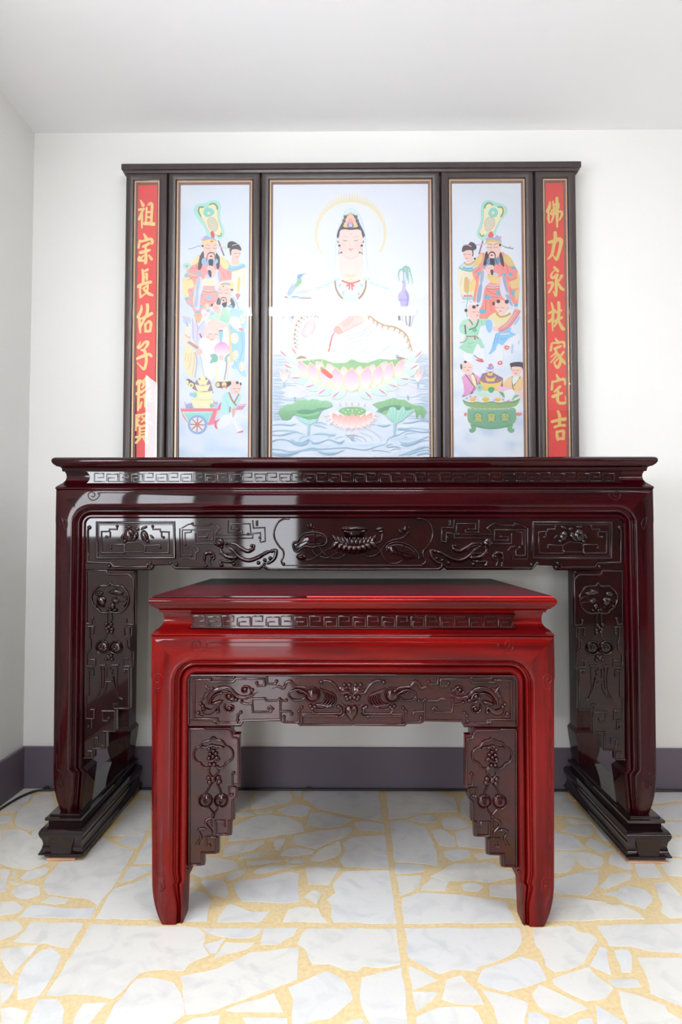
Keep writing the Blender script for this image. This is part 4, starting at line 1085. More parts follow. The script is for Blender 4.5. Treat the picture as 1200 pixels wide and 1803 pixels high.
    k.f([(560, 960), (600, 960), (600, 1100), (560, 1170), (520, 1160), (540, 1060)], (88, 84, 88)); k.f([(780, 980), (800, 950), (840, 1050), (860, 1200), (800, 1130)], (88, 84, 88)); k.f([(600, 1050), (650, 1100), (780, 1040), (780, 1140), (640, 1180), (575, 1130)], (122, 158, 204))
    k.f([(580, 830), (680, 790), (790, 830), (802, 900), (790, 980), (740, 1040), (660, 1060), (600, 1000), (580, 920)], SKIN)
    k.f([(560, 830), (570, 765), (690, 750), (800, 790), (820, 850), (770, 810), (680, 790), (610, 800)], (238, 206, 130)); k.f([(560, 770), (600, 725), (700, 720), (740, 680), (790, 730), (815, 800), (690, 755)], (186, 192, 222)); k.e(795, 720, 22, 24, (236, 176, 206)); k.e(792, 845, 18, 22, (70, 60, 66)); k.e(585, 745, 26, 20, (214, 180, 220))
    k.l([(815, 840), (880, 880), (1010, 905)], (168, 178, 182), [10, 20, 26]); k.l([(560, 820), (480, 835), (400, 842)], (200, 206, 216), 16); k.e(955, 872, 12, 12, (230, 160, 180))
    eyes(k, 612, 715, 882, 38); k.l([(590, 835), (630, 830), (660, 850)], (170, 124, 112), 9); k.l([(690, 850), (730, 824), (770, 822)], (170, 124, 112), 9); k.l([(660, 870), (640, 935), (670, 950)], (228, 170, 160), 6)
    k.l([(600, 1060), (612, 990), (650, 962), (690, 966), (712, 1010), (716, 1060), (760, 1180)], (92, 78, 80), [8, 16, 22, 22, 18, 12, 6]); k.f([(630, 1060), (700, 1050), (700, 1180), (660, 1230), (635, 1160)], (72, 74, 78)); k.e(655, 1012, 20, 16, (190, 70, 74)); k.f([(625, 1030), (690, 1030), (690, 1060), (640, 1055)], (238, 226, 220))
    k.set(794, 450, 9.23)
    k.f([(550, 220), (600, 160), (680, 160), (690, 230), (640, 300), (580, 290)], SKIN); k.f([(636, 240), (680, 230), (676, 320), (645, 300)], (84, 80, 86)); k.l([(590, 210), (660, 200)], (226, 160, 150), 6)
    k.f([(195, 660), (340, 650), (345, 720), (200, 720)], (178, 222, 216)); k.l([(200, 655), (340, 655)], (238, 130, 160), 26, False); k.l([(160, 630), (175, 690), (200, 720)], (230, 170, 190), 10); k.l([(260, 580), (270, 700), (240, 860), (260, 1000)], (150, 206, 196), 14); k.l([(170, 765), (230, 755)], (236, 170, 190), 8); k.l([(290, 745), (340, 760)], (236, 150, 176), 10)
    # two boys
    k.set(794, 520, 9.23)
    k.f([(205, 930), (340, 940), (330, 1080), (220, 1080)], (244, 244, 250)); k.f([(350, 950), (420, 790), (520, 860), (530, 1040), (400, 1000)], (244, 244, 250)); k.l([(365, 970), (430, 1020), (510, 1045)], (150, 150, 166), 18); k.f([(400, 1040), (520, 1055), (510, 1092), (420, 1070)], (238, 120, 118))
    k.f([(280, 375), (180, 410), (128, 500), (140, 600), (230, 650), (220, 680), (180, 790), (120, 850), (200, 905), (260, 940), (350, 950), (400, 830), (430, 780), (490, 865), (545, 850), (490, 720), (430, 660), (470, 510), (540, 490), (620, 380), (460, 380), (380, 450)], (186, 234, 208), (176, 226, 198), False)
    for a in ([(150, 500), (250, 490)], [(260, 760), (300, 790), (370, 760)], [(250, 820), (330, 850)], [(440, 560), (420, 640)], [(490, 400), (500, 490)]):
        k.l(a, (140, 200, 170), 9)
    k.f([(240, 470), (290, 420), (330, 450), (280, 510)], SKIN); k.l([(222, 480), (235, 630)], (120, 118, 116), 26); k.l([(285, 560), (400, 510), (445, 390)], (120, 124, 118), 20); k.l([(290, 390), (350, 480)], (120, 124, 118), 18); k.e(380, 565, 36, 38, (126, 196, 160))
    k.l([(240, 665), (330, 668), (400, 660)], (190, 110, 110), 16); k.l([(265, 680), (220, 750), (140, 770)], (200, 120, 120), 14); k.l([(385, 660), (385, 720)], (210, 110, 120), 26); k.l([(410, 670), (440, 710)], (120, 120, 110), 14)
    k.f([(260, 240), (280, 170), (350, 145), (430, 180), (460, 260), (450, 350), (390, 440), (320, 400), (270, 320)], SKIN); k.e(238, 246, 26, 28, (88, 84, 88)); k.e(368, 190, 32, 28, (88, 84, 88)); k.e(425, 165, 22, 18, (88, 84, 88)); eyes(k, 370, 440, 268, 24); k.l([(410, 330), (440, 325)], (230, 110, 110), 14)
    k.f([(720, 620), (640, 900), (600, 950), (640, 960), (740, 870), (760, 780), (830, 820), (930, 700), (1060, 640), (960, 590), (975, 520), (850, 560)], (150, 208, 248), (158, 206, 244), False); k.f([(560, 420), (640, 400), (668, 480), (650, 590), (600, 600), (560, 510)], (160, 208, 248)); k.f([(1010, 480), (1100, 340), (1110, 370), (1060, 460)], (166, 206, 242)); k.l([(1090, 680), (1095, 800)], (170, 200, 236), 14); k.l([(995, 800), (985, 940)], (184, 212, 242), 30)
    k.f([(870, 800), (950, 700), (1060, 640), (1108, 680), (1080, 750), (980, 790), (900, 850)], (244, 244, 250)); k.f([(740, 820), (850, 830), (850, 960), (800, 1080), (720, 1060)], (243, 243, 249)); k.l([(850, 830), (850, 1030)], (216, 218, 232), 6); k.f([(860, 850), (880, 815), (940, 830), (930, 875), (890, 885)], (240, 120, 110)); k.f([(750, 1090), (790, 1065), (830, 1080), (820, 1125), (770, 1130)], (240, 120, 112)); k.e(905, 850, 18, 14, (250, 220, 210)); k.e(790, 1095, 18, 14, (250, 214, 200))
    for a in ([(720, 640), (690, 800)], [(800, 680), (830, 720), (900, 690)], [(760, 660), (740, 760)]):
        k.l(a, (110, 176, 232), 9)
    k.l([(800, 632), (940, 622)], (232, 234, 226), 20)
    k.f([(600, 360), (720, 280), (830, 330), (960, 280), (990, 330), (900, 440), (760, 510), (700, 480), (670, 420)], (244, 232, 186)); k.l([(730, 290), (800, 350), (900, 330), (960, 290)], (214, 176, 110), 34); k.f([(670, 520), (760, 510), (790, 580), (690, 580)], SKIN)
    k.f([(710, 190), (720, 110), (780, 75), (860, 90), (920, 160), (910, 240), (850, 320), (790, 300), (730, 250)], SKIN); k.e(764, 100, 32, 30, (88, 84, 88)); k.e(900, 105, 34, 34, (88, 84, 88)); k.e(685, 135, 22, 34, (110, 84, 88)); eyes(k, 742, 826, 198, 26); k.l([(780, 260), (815, 255)], (236, 120, 120), 14)
    k.f([(760, 540), (880, 450), (980, 330), (1030, 230), (1125, 250), (1060, 380), (940, 530), (800, 600)], (238, 160, 176)); k.f([(1030, 230), (1030, 200), (1100, 225), (1125, 250)], (240, 214, 170)); k.l([(790, 590), (930, 520), (1050, 380), (1120, 255)], (206, 120, 128), 8); k.l([(830, 530), (950, 420), (1050, 280)], (240, 190, 160), 22)
    # treasure pot and two children
    k.set(794, 630, 9.23)
    k.f([(200, 280), (170, 320), (200, 450), (210, 560), (175, 630), (300, 640), (370, 560), (480, 430), (470, 320), (350, 240), (280, 280)], (240, 176, 216), (226, 160, 210), False); k.l([(225, 265), (320, 400), (375, 480), (310, 590)], (132, 120, 100), 16); k.l([(345, 245), (400, 360), (420, 440)], (132, 120, 100), 18); k.f([(320, 290), (370, 290), (410, 440), (370, 450)], (246, 240, 190)); k.l([(180, 625), (300, 615), (350, 560)], (146, 134, 130), 26)
    k.f([(150, 150), (200, 70), (270, 60), (340, 120), (340, 210), (280, 270), (200, 240), (160, 200)], SKIN); k.e(228, 68, 24, 20, (84, 80, 84)); k.f([(148, 110), (172, 110), (178, 180), (152, 180)], (90, 86, 90)); eyes(k, 220, 300, 150, 24); k.l([(250, 205), (290, 205)], (234, 130, 130), 12)
    k.f([(920, 330), (980, 300), (1120, 290), (1170, 380), (1160, 480), (1120, 560), (1010, 560), (860, 480), (840, 420)], (246, 212, 164), (244, 206, 156)); k.l([(990, 300), (1000, 490), (1080, 570)], (120, 120, 100), 14); k.l([(1120, 310), (1010, 460)], (120, 120, 100), 14); k.f([(1080, 560), (1140, 540), (1170, 640), (1120, 650)], SKIN); k.f([(995, 310), (1110, 310), (1010, 440)], (236, 240, 236))
    k.f([(980, 150), (1140, 150), (1145, 220), (1090, 290), (1020, 290), (980, 240)], SKIN); k.f([(955, 100), (985, 80), (1060, 68), (1140, 72), (1180, 100), (1180, 130), (1160, 190), (1130, 150), (980, 150), (980, 230), (965, 150)], (92, 88, 92)); k.e(972, 110, 22, 26, (92, 88, 92)); k.e(1166, 112, 24, 28, (92, 88, 92)); eyes(k, 1012, 1080, 200, 24); k.l([(1025, 252), (1070, 252)], (234, 120, 120), 14); k.l([(1080, 560), (990, 530)], SKIN, 30)
    k.f([(500, 260), (640, 220), (840, 330), (840, 480), (500, 520), (440, 420)], (160, 124, 156), (170, 130, 150), False)
    for j in range(14):
        k.e(470+28*j, 320+(j*53) % 120, 10, 8, ((200, 170, 200), (236, 200, 140), (150, 170, 210))[j % 3], n=6)
    for a, b, y0, y1, e in ((450, 835, 360, 540, 70), (540, 735, 280, 385, 40), (568, 690, 195, 290, 26)):
        m_ = (a+b)/2
        k.f([(a, y0), (a+e, y0+40), (m_, y0+56), (b-e, y0+40), (b, y0), (b-e, y1), (a+e, y1)], (246, 216, 124), (242, 208, 120), False); k.l([(a, y0), (a+e, y0+42), (m_, y0+60), (b-e, y0+42), (b, y0)], (214, 172, 80), 9)
    k.e(632, 165, 40, 30, (140, 200, 240)); k.l([(600, 190), (640, 100), (690, 170)], (206, 120, 140), 14); k.e(630, 120, 26, 20, (216, 130, 150)); k.l([(570, 150), (600, 180), (680, 180)], (160, 150, 210), 10)
    k.f([(180, 640), (330, 590), (450, 560), (760, 550), (1000, 530), (1100, 620), (1110, 680), (900, 730), (300, 730), (200, 700)], (222, 234, 238), (232, 226, 236), False)
    k.f([(380, 560), (480, 545), (620, 600), (620, 630), (450, 620)], (200, 234, 222)); k.e(460, 487, 60, 58, (166, 218, 206)); k.e(460, 485, 20, 18, (240, 150, 130)); k.f([(600, 500), (640, 475), (698, 490), (690, 540), (645, 575), (605, 545)], (80, 176, 130), (96, 190, 150)); k.f([(735, 500), (760, 450), (820, 470), (960, 480), (960, 540), (800, 540)], (248, 196, 222)); k.f([(860, 540), (1000, 520), (1010, 640), (880, 690), (830, 640)], (236, 242, 246)); k.l([(770, 550), (830, 590), (862, 660)], (120, 184, 140), [10, 50, 8]); k.l([(985, 690), (1040, 630), (1100, 610)], (130, 190, 150), [8, 44, 10])
    for x, y, r in ((350, 680, 48), (560, 680, 56), (755, 680, 46)):
        k.e(x, y, r, r*.75, (248, 206, 110)); k.l([(x-r, y-8), (x, y+14), (x+r, y-8)], (214, 160, 70), 7)
    for x, y in ((310, 630), (390, 640), (470, 660), (650, 660), (700, 690), (250, 660), (840, 680), (930, 700), (1040, 670)):
        k.e(x, y, 22, 18, ((236, 160, 176), (170, 196, 236), (246, 236, 240))[(x//10) % 3], n=8)
    k.f([(182, 680), (240, 715), (420, 728), (640, 722), (860, 728), (1040, 690), (1112, 660), (1090, 740), (1010, 800), (800, 825), (520, 828), (320, 805), (220, 760)], (150, 186, 140), (158, 186, 128)); k.l([(185, 690), (300, 735), (420, 720), (520, 740), (660, 715), (780, 740), (900, 715), (1030, 720), (1110, 665)], (112, 164, 124), 13)
    k.f([(290, 815), (500, 835), (800, 835), (1020, 815), (1050, 900), (1050, 1010), (990, 1090), (900, 1130), (650, 1160), (420, 1130), (330, 1090), (268, 1010), (262, 900)], (146, 192, 166), (132, 180, 152))
    k.f([(310, 1080), (390, 1100), (395, 1180), (340, 1222), (290, 1195), (300, 1150), (330, 1150)], (140, 184, 150)); k.f([(1000, 1080), (920, 1110), (915, 1180), (970, 1222), (1025, 1190), (1010, 1150), (985, 1150)], (140, 184, 150)); k.l([(330, 1090), (480, 1130), (640, 1150), (800, 1135), (990, 1080)], (116, 160, 120), 10); k.l([(265, 900), (275, 1020), (340, 1090)], (172, 190, 140), 14); k.l([(1048, 900), (1045, 1010), (980, 1090)], (172, 190, 140), 14)
    for x in range(310, 1000, 78):
        k.e(x, 828, 14, 9, (246, 232, 170), n=8)
    k.f([(205, 910), (245, 890), (250, 940), (215, 945)], (240, 150, 150)); k.f([(1055, 900), (1110, 890), (1150, 915), (1100, 945), (1060, 935)], (240, 150, 150))
    for x in (430, 648, 872):
        k.l([(x+70*math.cos(t*PI/8), 965+78*math.sin(t*PI/8)) for t in range(16)], (110, 166, 134), 10, True, True)
    g = (232, 206, 110)
    for q in ([(425, 905), (385, 950)], [(430, 905), (490, 950)], [(400, 950), (470, 950)], [(440, 950), (400, 990)], [(470, 950), (465, 985)], [(395, 990), (480, 990)], [(395, 990), (400, 1025)], [(425, 990), (425, 1025)], [(452, 990), (452, 1025)], [(480, 990), (475, 1025)], [(370, 1028), (500, 1028)]):
        k.l(q, g, 13)
    for q in ([(645, 895), (655, 915)], [(592, 925), (705, 925)], [(595, 925), (592, 945)], [(705, 925), (700, 945)], [(605, 950), (645, 950)], [(605, 970), (645, 970)], [(625, 945), (625, 975)], [(660, 950), (700, 950)], [(660, 970), (700, 970)], [(680, 945), (680, 975)], [(610, 985), (690, 985)], [(612, 985), (612, 1020)], [(688, 985), (688, 1020)], [(612, 1003), (688, 1003)], [(612, 1020), (688, 1020)], [(630, 1022), (605, 1042)], [(670, 1022), (700, 1042)]):
        k.l(q, g, 11)
    for q in ([(820, 915), (880, 915)], [(830, 915), (830, 965)], [(865, 915), (865, 970)], [(830, 938), (865, 938)], [(820, 968), (885, 960)], [(890, 915), (930, 915), (895, 965)], [(895, 930), (935, 965)], [(872, 975), (872, 1030)], [(860, 985), (825, 1005)], [(860, 1000), (820, 1030)], [(885, 985), (920, 1000)], [(885, 1000), (930, 1028)]):
        k.l(q, g, 11, False)


def petal(k, tip, base, w, lean=0.0, top=(244, 182, 216), bot=(247, 244, 250), edge=(250, 236, 172), ew=7):
    """pointed lotus petal from base to tip"""
    dx, dy = tip[0]-base[0], tip[1]-base[1]; L = math.hypot(dx, dy); ux, uy = dx/L, dy/L; nx, ny = -uy, ux
    pts = []
    for t, h in ((0, .32), (.22, .86), (.5, 1), (.78, .66), (.93, .26)):
        pts.append((base[0]+dx*t+nx*w/2*h, base[1]+dy*t+ny*w/2*h))
    pts.append(tip)
    for t, h in ((.93, .26), (.78, .66), (.5, 1), (.22, .86), (0, .32)):
        pts.append((base[0]+dx*t-nx*w/2*h, base[1]+dy*t-ny*w/2*h))
    k.f(pts, edge, edge); ins = []
    cx, cyy = base[0]+dx*.5, base[1]+dy*.5
    for p in pts:
        ex, ey = p[0]-cx, p[1]-cyy; l = math.hypot(ex, ey)
        ins.append((cx+ex*(1-ew/l), cyy+ey*(1-ew/l)))
    k.f(ins, top, bot)


def paint_centre(k):
    def bg(x, y):
        c = mixc((241, 243, 251), (234, 238, 250), nz(x, y, .012))
        if y > 640:
            s = (y-640)/60
            w = max(0, mnoise.noise(Vector((x*.012, y*.16, 3.1))))*1.5
            c = mixc(c, (196, 220, 240), min(1, s)*(.14+.6*w))
        return c
    k.ground(477, 763, 322, 812, bg, 30, 90)
    # halo of flames
    k.set(540, 320, 7.5)
    k.l([(580+448*math.cos(a), 700+432*math.sin(a)) for a in [(-205+10*j)*PI/180 for j in range(24)]], (240, 243, 240), 30)
    for j in range(58):
        a = (-212+244*j/57)*PI/180; up = max(0, -math.sin(a)); L = 60+72*up**1.5; r0 = 440
        ca, sa = math.cos(a), math.sin(a)
        ta = a*.35-PI/2*.65 if a > -PI/2-.001 else (a+PI/2)*.55-PI/2
        b = (580+r0*ca, 700+r0*.985*sa); t = (b[0]+L*math.cos(ta)*(.9), b[1]+L*math.sin(ta))
        col = mixc((246, 226, 152), (246, 243, 206), (.1 if b[0] > 580 else .35)+.55*(1-up))
        k.l([b, ((b[0]*.6+t[0]*.4), (b[1]*.6+t[1]*.4)), t], col, [26, 16, 2], False)
        k.l([(b[0]+ca*10, b[1]+sa*10), t], (244, 232, 200), [34, 2], False)
    # veil
    k.f([(370, 1130), (400, 800), (395, 700), (440, 560), (480, 430), (520, 375), (580, 355), (640, 372), (690, 430), (740, 560), (765, 700), (770, 820), (800, 1130)], (226, 240, 244), (240, 243, 250))
    k.l([(360, 1150), (396, 700), (450, 530), (500, 400), (580, 358), (660, 395), (720, 500), (766, 700), (800, 1150)], (208, 226, 232), 8)
    for x in (500, 540, 580, 620, 660):
        k.e(x, 415-abs(580-x)*-.4, 22, 18, (206, 228, 232))
    # body, chest
    k.set(490, 450, 8)
    k.f([(560, 620), (620, 430), (790, 300), (880, 260), (1150, 260), (1290, 320), (1480, 420), (1620, 640), (1700, 760), (1850, 1100), (1880, 1280), (240, 1280), (215, 1080), (300, 880), (440, 760)], (243, 245, 251))
    k.f([(780, 360), (900, 330), (1150, 330), (1240, 360), (1210, 500), (1140, 640), (890, 640), (830, 500)], (226, 238, 248))
    k.f([(872, -60), (1156, -60), (1156, 340), (1010, 400), (888, 340)], (252, 228, 220))
    k.f([(895, 330), (1150, 330), (1140, 380), (1080, 420), (1000, 430), (920, 400)], (250, 232, 216))
    k.l([(910, 110), (940, 220), (1010, 330), (1090, 220), (1120, 110)], (246, 226, 170), 11); k.l([(905, 200), (960, 280), (1010, 290), (1070, 280), (1125, 210)], (248, 218, 180), 8)
    for x, y in ((915, 130), (935, 190), (950, 250), (1120, 130), (1100, 190), (1080, 250), (1012, 290), (1012, 340), (980, 270), (1045, 270)):
        k.e(x, y, 13, 13, (247, 222, 160), n=8)
    k.e(1012, 195, 34, 28, (214, 204, 212)); k.e(1012, 195, 20, 17, (246, 232, 180)); k.e(1012, 195, 8, 8, (190, 170, 170), n=8)
    k.l([(790, 350), (800, 450), (840, 540), (900, 612)], (176, 150, 142), 34); k.l([(780, 350), (790, 460), (835, 560), (895, 625)], (250, 243, 200), 12); k.l([(1240, 350), (1230, 450), (1190, 540), (1130, 612)], (176, 150, 142), 34); k.l([(1250, 350), (1240, 460), (1200, 560), (1140, 625)], (250, 243, 200), 12)
    for x, y in ((862, 415), (910, 530), (1170, 415), (1128, 540)):
        k.e(x, y, 16, 26, (186, 204, 226), n=8)
    for x, y in ((820, 380), (850, 480), (1210, 380), (1180, 480)):
        k.e(x+30*(1 if x < 1000 else -1), y, 26, 30, (248, 232, 224), n=8)
    k.l([(890, 352), (950, 378), (1015, 390), (1085, 378), (1146, 350)], (238, 124, 128), 22)
    k.l([(1000, 390), (970, 420), (965, 440)], (240, 134, 136), 26); k.l([(1020, 390), (1055, 420), (1060, 440)], (240, 134, 136), 26); k.l([(1000, 400), (995, 480)], (238, 124, 128), 22); k.l([(1030, 400), (1040, 490)], (238, 124, 128), 22)
    for q in ([(760, 325), (860, 335)], [(690, 385), (780, 380)], [(620, 425), (710, 410)], [(515, 460), (620, 450)], [(1180, 335), (1290, 325)], [(1250, 380), (1340, 385)], [(1320, 405), (1430, 425)], [(1430, 440), (1550, 470)]):
        k.l(q, (204, 230, 232), [18, 34], False)
    for q in ([(640, 80), (625, 250), (600, 420)], [(720, 60), (690, 240), (650, 400)], [(800, 80), (770, 240), (750, 330)], [(1250, 80), (1290, 240), (1320, 360)], [(1180, 60), (1220, 200), (1250, 330)], [(1330, 100), (1390, 280), (1420, 400)], [(930, 430), (940, 620)], [(1010, 500), (1010, 620)], [(1090, 440), (1080, 620)]):
        k.l(q, (220, 232, 242), 7)
    # bird and rocks
    k.f([(120, 545), (180, 450), (240, 390), (300, 380), (250, 450), (170, 560)], (188, 206, 238)); k.f([(250, 380), (275, 320), (325, 335), (315, 400), (270, 440), (235, 430)], (164, 204, 176)); k.f([(260, 310), (275, 275), (320, 260), (335, 290), (290, 330)], (146, 180, 238)); k.l([(315, 280), (390, 246)], (150, 170, 220), [22, 4], False); k.l([(200, 400), (130, 530)], (160, 180, 232), 10); k.l([(300, 400), (250, 470)], (222, 216, 160), 10)
    for q, c, w in (([(250, 530), (340, 515), (430, 520)], (198, 212, 238), 18), ([(300, 495), (380, 485), (470, 488)], (216, 206, 214), 12), ([(180, 590), (240, 580), (320, 590)], (160, 184, 206), 22), ([(280, 598), (380, 600), (460, 598)], (212, 170, 160), 18), ([(85, 585), (130, 590)], (196, 156, 156), 20), ([(120, 570), (200, 600), (420, 570)], (210, 232, 232), 18)):
        k.l(q, c, w)
    for q, c, w in (([(190, 810), (205, 850), (190, 890)], (166, 172, 186), 34), ([(230, 800), (290, 806)], (176, 184, 196), 16), ([(60, 820), (70, 900)], (224, 214, 222), 26), ([(140, 820), (160, 880), (185, 940)], (204, 200, 214), 12)):
        k.l(q, c, w)
    # folds of the robe
    for q in ([(560, 880), (600, 980), (680, 1060), (780, 1060)], [(620, 860), (680, 960), (760, 1000)], [(690, 840), (740, 920), (800, 940)], [(860, 1150), (1000, 1130), (1180, 1060)], [(950, 1160), (1100, 1150), (1250, 1080), (1330, 1100)], [(1180, 1060), (1260, 1020), (1300, 1080), (1230, 1150)], [(1290, 830), (1370, 900), (1450, 920)], [(1400, 840), (1500, 930), (1640, 960)], [(500, 1060), (600, 1100), (620, 1130)], [(1000, 1240), (1150, 1200), (1300, 1180)], [(1250, 990), (1200, 1080), (1150, 1160)]):
        k.l(q, (208, 220, 238), 8)
    for x, y in ((700, 940), (560, 530), (1420, 520), (1590, 970)):
        for d in (-18, 0, 18):
            k.l([(x+d, y-22), (x+d, y+22)], (250, 244, 206), 9)
    # hands and arm
    k.f([(420, 930), (470, 900), (520, 930), (520, 1010), (480, 1090), (440, 1120), (470, 1010), (450, 980), (400, 1040), (400, 1090), (440, 1130), (400, 1155), (340, 1150), (330, 1080), (370, 980)], (252, 222, 218)); k.l([(420, 935), (355, 1020), (335, 1100), (390, 1150)], (246, 190, 186), 9); k.l([(515, 960), (500, 1050), (450, 1120)], (246, 190, 186), 9); k.e(445, 1120, 18, 18, (255, 252, 240)); k.l([(400, 910), (460, 880), (530, 910)], (250, 244, 214), 30)
    k.f([(775, 1048), (850, 975), (960, 890), (1060, 815), (1160, 810), (1210, 900), (1190, 945), (1100, 985), (950, 1060), (845, 1112)], (250, 216, 210)); k.f([(775, 1048), (835, 985), (905, 1060), (845, 1112)], (236, 190, 186)); k.f([(900, 950), (990, 890), (1060, 880), (1000, 980), (920, 1000)], (232, 204, 198)); k.l([(775, 1045), (850, 972), (960, 888), (1060, 812)], (226, 170, 164), 7); k.l([(845, 1112), (950, 1062), (1100, 985), (1190, 945)], (244, 180, 180), 8)
    k.l([(838, 985), (880, 1010), (908, 1058)], (250, 240, 190), 16); k.l([(1150, 830), (1190, 890), (1215, 930)], (250, 240, 190), 20)
    k.l([(795, 1075), (760, 1130), (740, 1200), (715, 1320), (705, 1350)], (240, 134, 136), [10, 18, 20, 22, 14]); k.l([(706, 1300), (700, 1360)], (250, 220, 160), 20)
    # trimmed sleeve edges
    Lp = [(228, 1310), (212, 1200), (215, 1080), (250, 950), (330, 860), (430, 825), (520, 850)]
    k.l([(p[0]+26, p[1]+14) for p in Lp], (240, 230, 228), 46); k.l(Lp, (250, 242, 190), 12)
    Rp = [(1240, 815), (1330, 890), (1400, 940), (1500, 985), (1620, 1005), (1720, 1050), (1810, 1130), (1850, 1230), (1880, 1340)]
    k.l([(p[0]-14, p[1]+28) for p in Rp], (244, 230, 218), 48); k.l(Rp, (206, 168, 142), 17); k.l([(p[0]+5, p[1]-12) for p in Rp], (250, 240, 196), 9)
    CL = catmull(Lp, 4)
    for j in range(1, len(CL)-1, 2):
        x, y = CL[j]; k.f([(x+4, y-24), (x+42, y+6), (x+4, y+24)], (196, 164, 152), None, False)
        k.e(x+52, y+26, 12, 14, (180, 202, 222), n=8)
    CR = catmull(Rp, 4)
    for j in range(2, len(CR)-1, 3):
        x, y = CR[j]; k.f([(x-26, y-8), (x+18, y+6), (x-16, y+40)], (210, 176, 152), None, False)
        k.e(x-6-8*j/10, y+42, 13, 13, (176, 200, 222), n=8)
    # vase, stand
    k.set(610, 450, 8)
    k.l([(720, 745), (860, 725), (960, 745), (992, 780), (940, 815), (760, 828)], (216, 212, 226), 9)
    for q, c, w in (([(735, 850), (745, 915)], (150, 152, 166), 34), ([(830, 830), (835, 920), (850, 985)], (186, 184, 194), 22), ([(890, 830), (890, 930), (880, 1000)], (162, 162, 172), 24), ([(940, 830), (925, 930), (900, 1000)], (214, 208, 216), 14), ([(985, 800), (950, 860)], (200, 194, 206), 10), ([(780, 840), (790, 940)], (222, 218, 226), 20)):
        k.l(q, c, w)
    k.f([(772, 365), (826, 365), (832, 480), (876, 555), (872, 650), (842, 755), (775, 765), (752, 665), (722, 590), (730, 545), (772, 488), (788, 410)], (206, 196, 242)); k.f([(830, 480), (876, 555), (872, 650), (842, 755), (815, 755), (850, 620), (820, 520)], (182, 168, 234)); k.l([(728, 625), (800, 632), (870, 618)], (184, 172, 232), 12); k.l([(775, 764), (842, 756)], (170, 156, 216), 10); k.l([(772, 365), (826, 365)], (196, 186, 226), 10)
    k.l([(803, 360), (800, 260), (795, 180)], (168, 162, 178), 10)
    for q in ([(800, 190), (750, 200), (728, 260), (738, 345)], [(800, 180), (850, 190), (862, 280), (872, 380)], [(800, 165), (870, 165), (905, 270), (928, 385)], [(795, 170), (830, 150), (870, 170)], [(800, 200), (836, 230), (850, 330)]):
        k.l(q, (156, 208, 192), [16, 18, 14, 5])
        for j, p in enumerate(catmull(q, 4)):
            k.l([p, (p[0]+(16 if j % 2 else -16), p[1]+26)], (160, 212, 198), [10, 3], False)
    # head
    k.set(540, 320, 7.5)
    k.f([(394, 712), (410, 650), (440, 585), (478, 520), (520, 450), (575, 418), (640, 450), (674, 510), (712, 585), (746, 650), (766, 712), (742, 752), (722, 690), (700, 640), (575, 630), (450, 640), (432, 700), (424, 752), (400, 748)], (108, 103, 112), None, False)
    k.f([(436, 660), (480, 634), (575, 626), (675, 634), (718, 660), (730, 800), (722, 900), (672, 980), (575, 1022), (488, 980), (432, 900), (426, 780)], (252, 224, 217)); k.f([(440, 960), (500, 985), (575, 1022), (660, 985), (722, 955), (712, 1200), (450, 1200)], (252, 229, 222)); k.l([(470, 975), (575, 1022), (680, 975)], (246, 204, 198), 8)
    for x, y in ((480, 850), (670, 850)):
        k.e(x, y, 50, 60, (252, 218, 212))
    k.f([(490, 580), (510, 490), (575, 424), (640, 490), (660, 580), (575, 612)], (249, 206, 184)); k.f([(530, 540), (575, 480), (620, 540), (575, 570)], (240, 180, 190)); k.l([(505, 500), (575, 424), (645, 500)], (240, 180, 150), 8); k.e(575, 462, 26, 20, (248, 214, 150)); k.e(512, 585, 34, 22, (236, 214, 150)); k.e(640, 585, 34, 22, (236, 214, 150)); k.e(575, 578, 42, 36, (110, 106, 118)); k.e(575, 575, 30, 30, (214, 200, 242)); k.l([(450, 605), (520, 622), (575, 628), (640, 622), (705, 605)], (100, 96, 104), 22)
    for x, y, r in ((505, 470, 20), (648, 470, 20), (490, 520, 22), (664, 520, 22)):
        k.e(x, y, r, r*1.3, (120, 114, 122))
    for sx in (-1, 1):
        X = lambda d: 576+sx*d
        k.l([(X(40), 778), (X(70), 784), (X(104), 772)], (140, 126, 130), [4, 9, 4]); k.l([(X(38), 742), (X(70), 726), (X(110), 722)], (226, 196, 190), 7); k.l([(X(40), 764), (X(75), 757), (X(106), 766)], (236, 206, 198), 5)
        for y, r, d in ((795, 20, 156), (846, 17, 148)):
            k.e(X(d), y, r, r, (116, 104, 110), n=10)
        k.e(X(150), 770, 15, 44, (252, 220, 212)); k.l([(X(150), 870), (X(150), 930)], (246, 206, 196), 16); k.f([(X(105), 945), (X(120), 920), (X(145), 945), (X(160), 930), (X(156), 975), (X(150), 950)], (112, 104, 108), None, False)
    k.l([(576, 690), (576, 702)], (226, 190, 160), 14); k.l([(560, 770), (556, 840), (576, 850), (598, 840)], (244, 204, 194), 7); k.l([(545, 893), (562, 888), (576, 894), (592, 888), (612, 893)], (240, 156, 146), 9); k.l([(558, 902), (576, 908), (596, 902)], (242, 164, 156), 11)
    # lotus throne
    k.set(460, 540, 3.75)
    for q in ([(60, 330), (100, 326)], [(1040, 330), (1125, 326)]):
        pass
    rnd = random.Random(3)
    for j in range(46):
        y = 320+j*9.5+rnd.uniform(-3, 3)
        for a, b in ((66, 66+rnd.uniform(50, 190)), (1122-rnd.uniform(50, 190), 1124)):
            c = mixc((214, 229, 243), (168, 198, 222), rnd.random()*(.35 if y < 440 else 1))
            k.l([(a, y), ((a*2+b)/3, y+rnd.uniform(-3, 5)), ((a+2*b)/3, y+rnd.uniform(-2, 6)), (b, y+rnd.uniform(-2, 3))], c, [1.5, 4, 5, 1] if a < 500 else [1, 5, 4, 1.5])
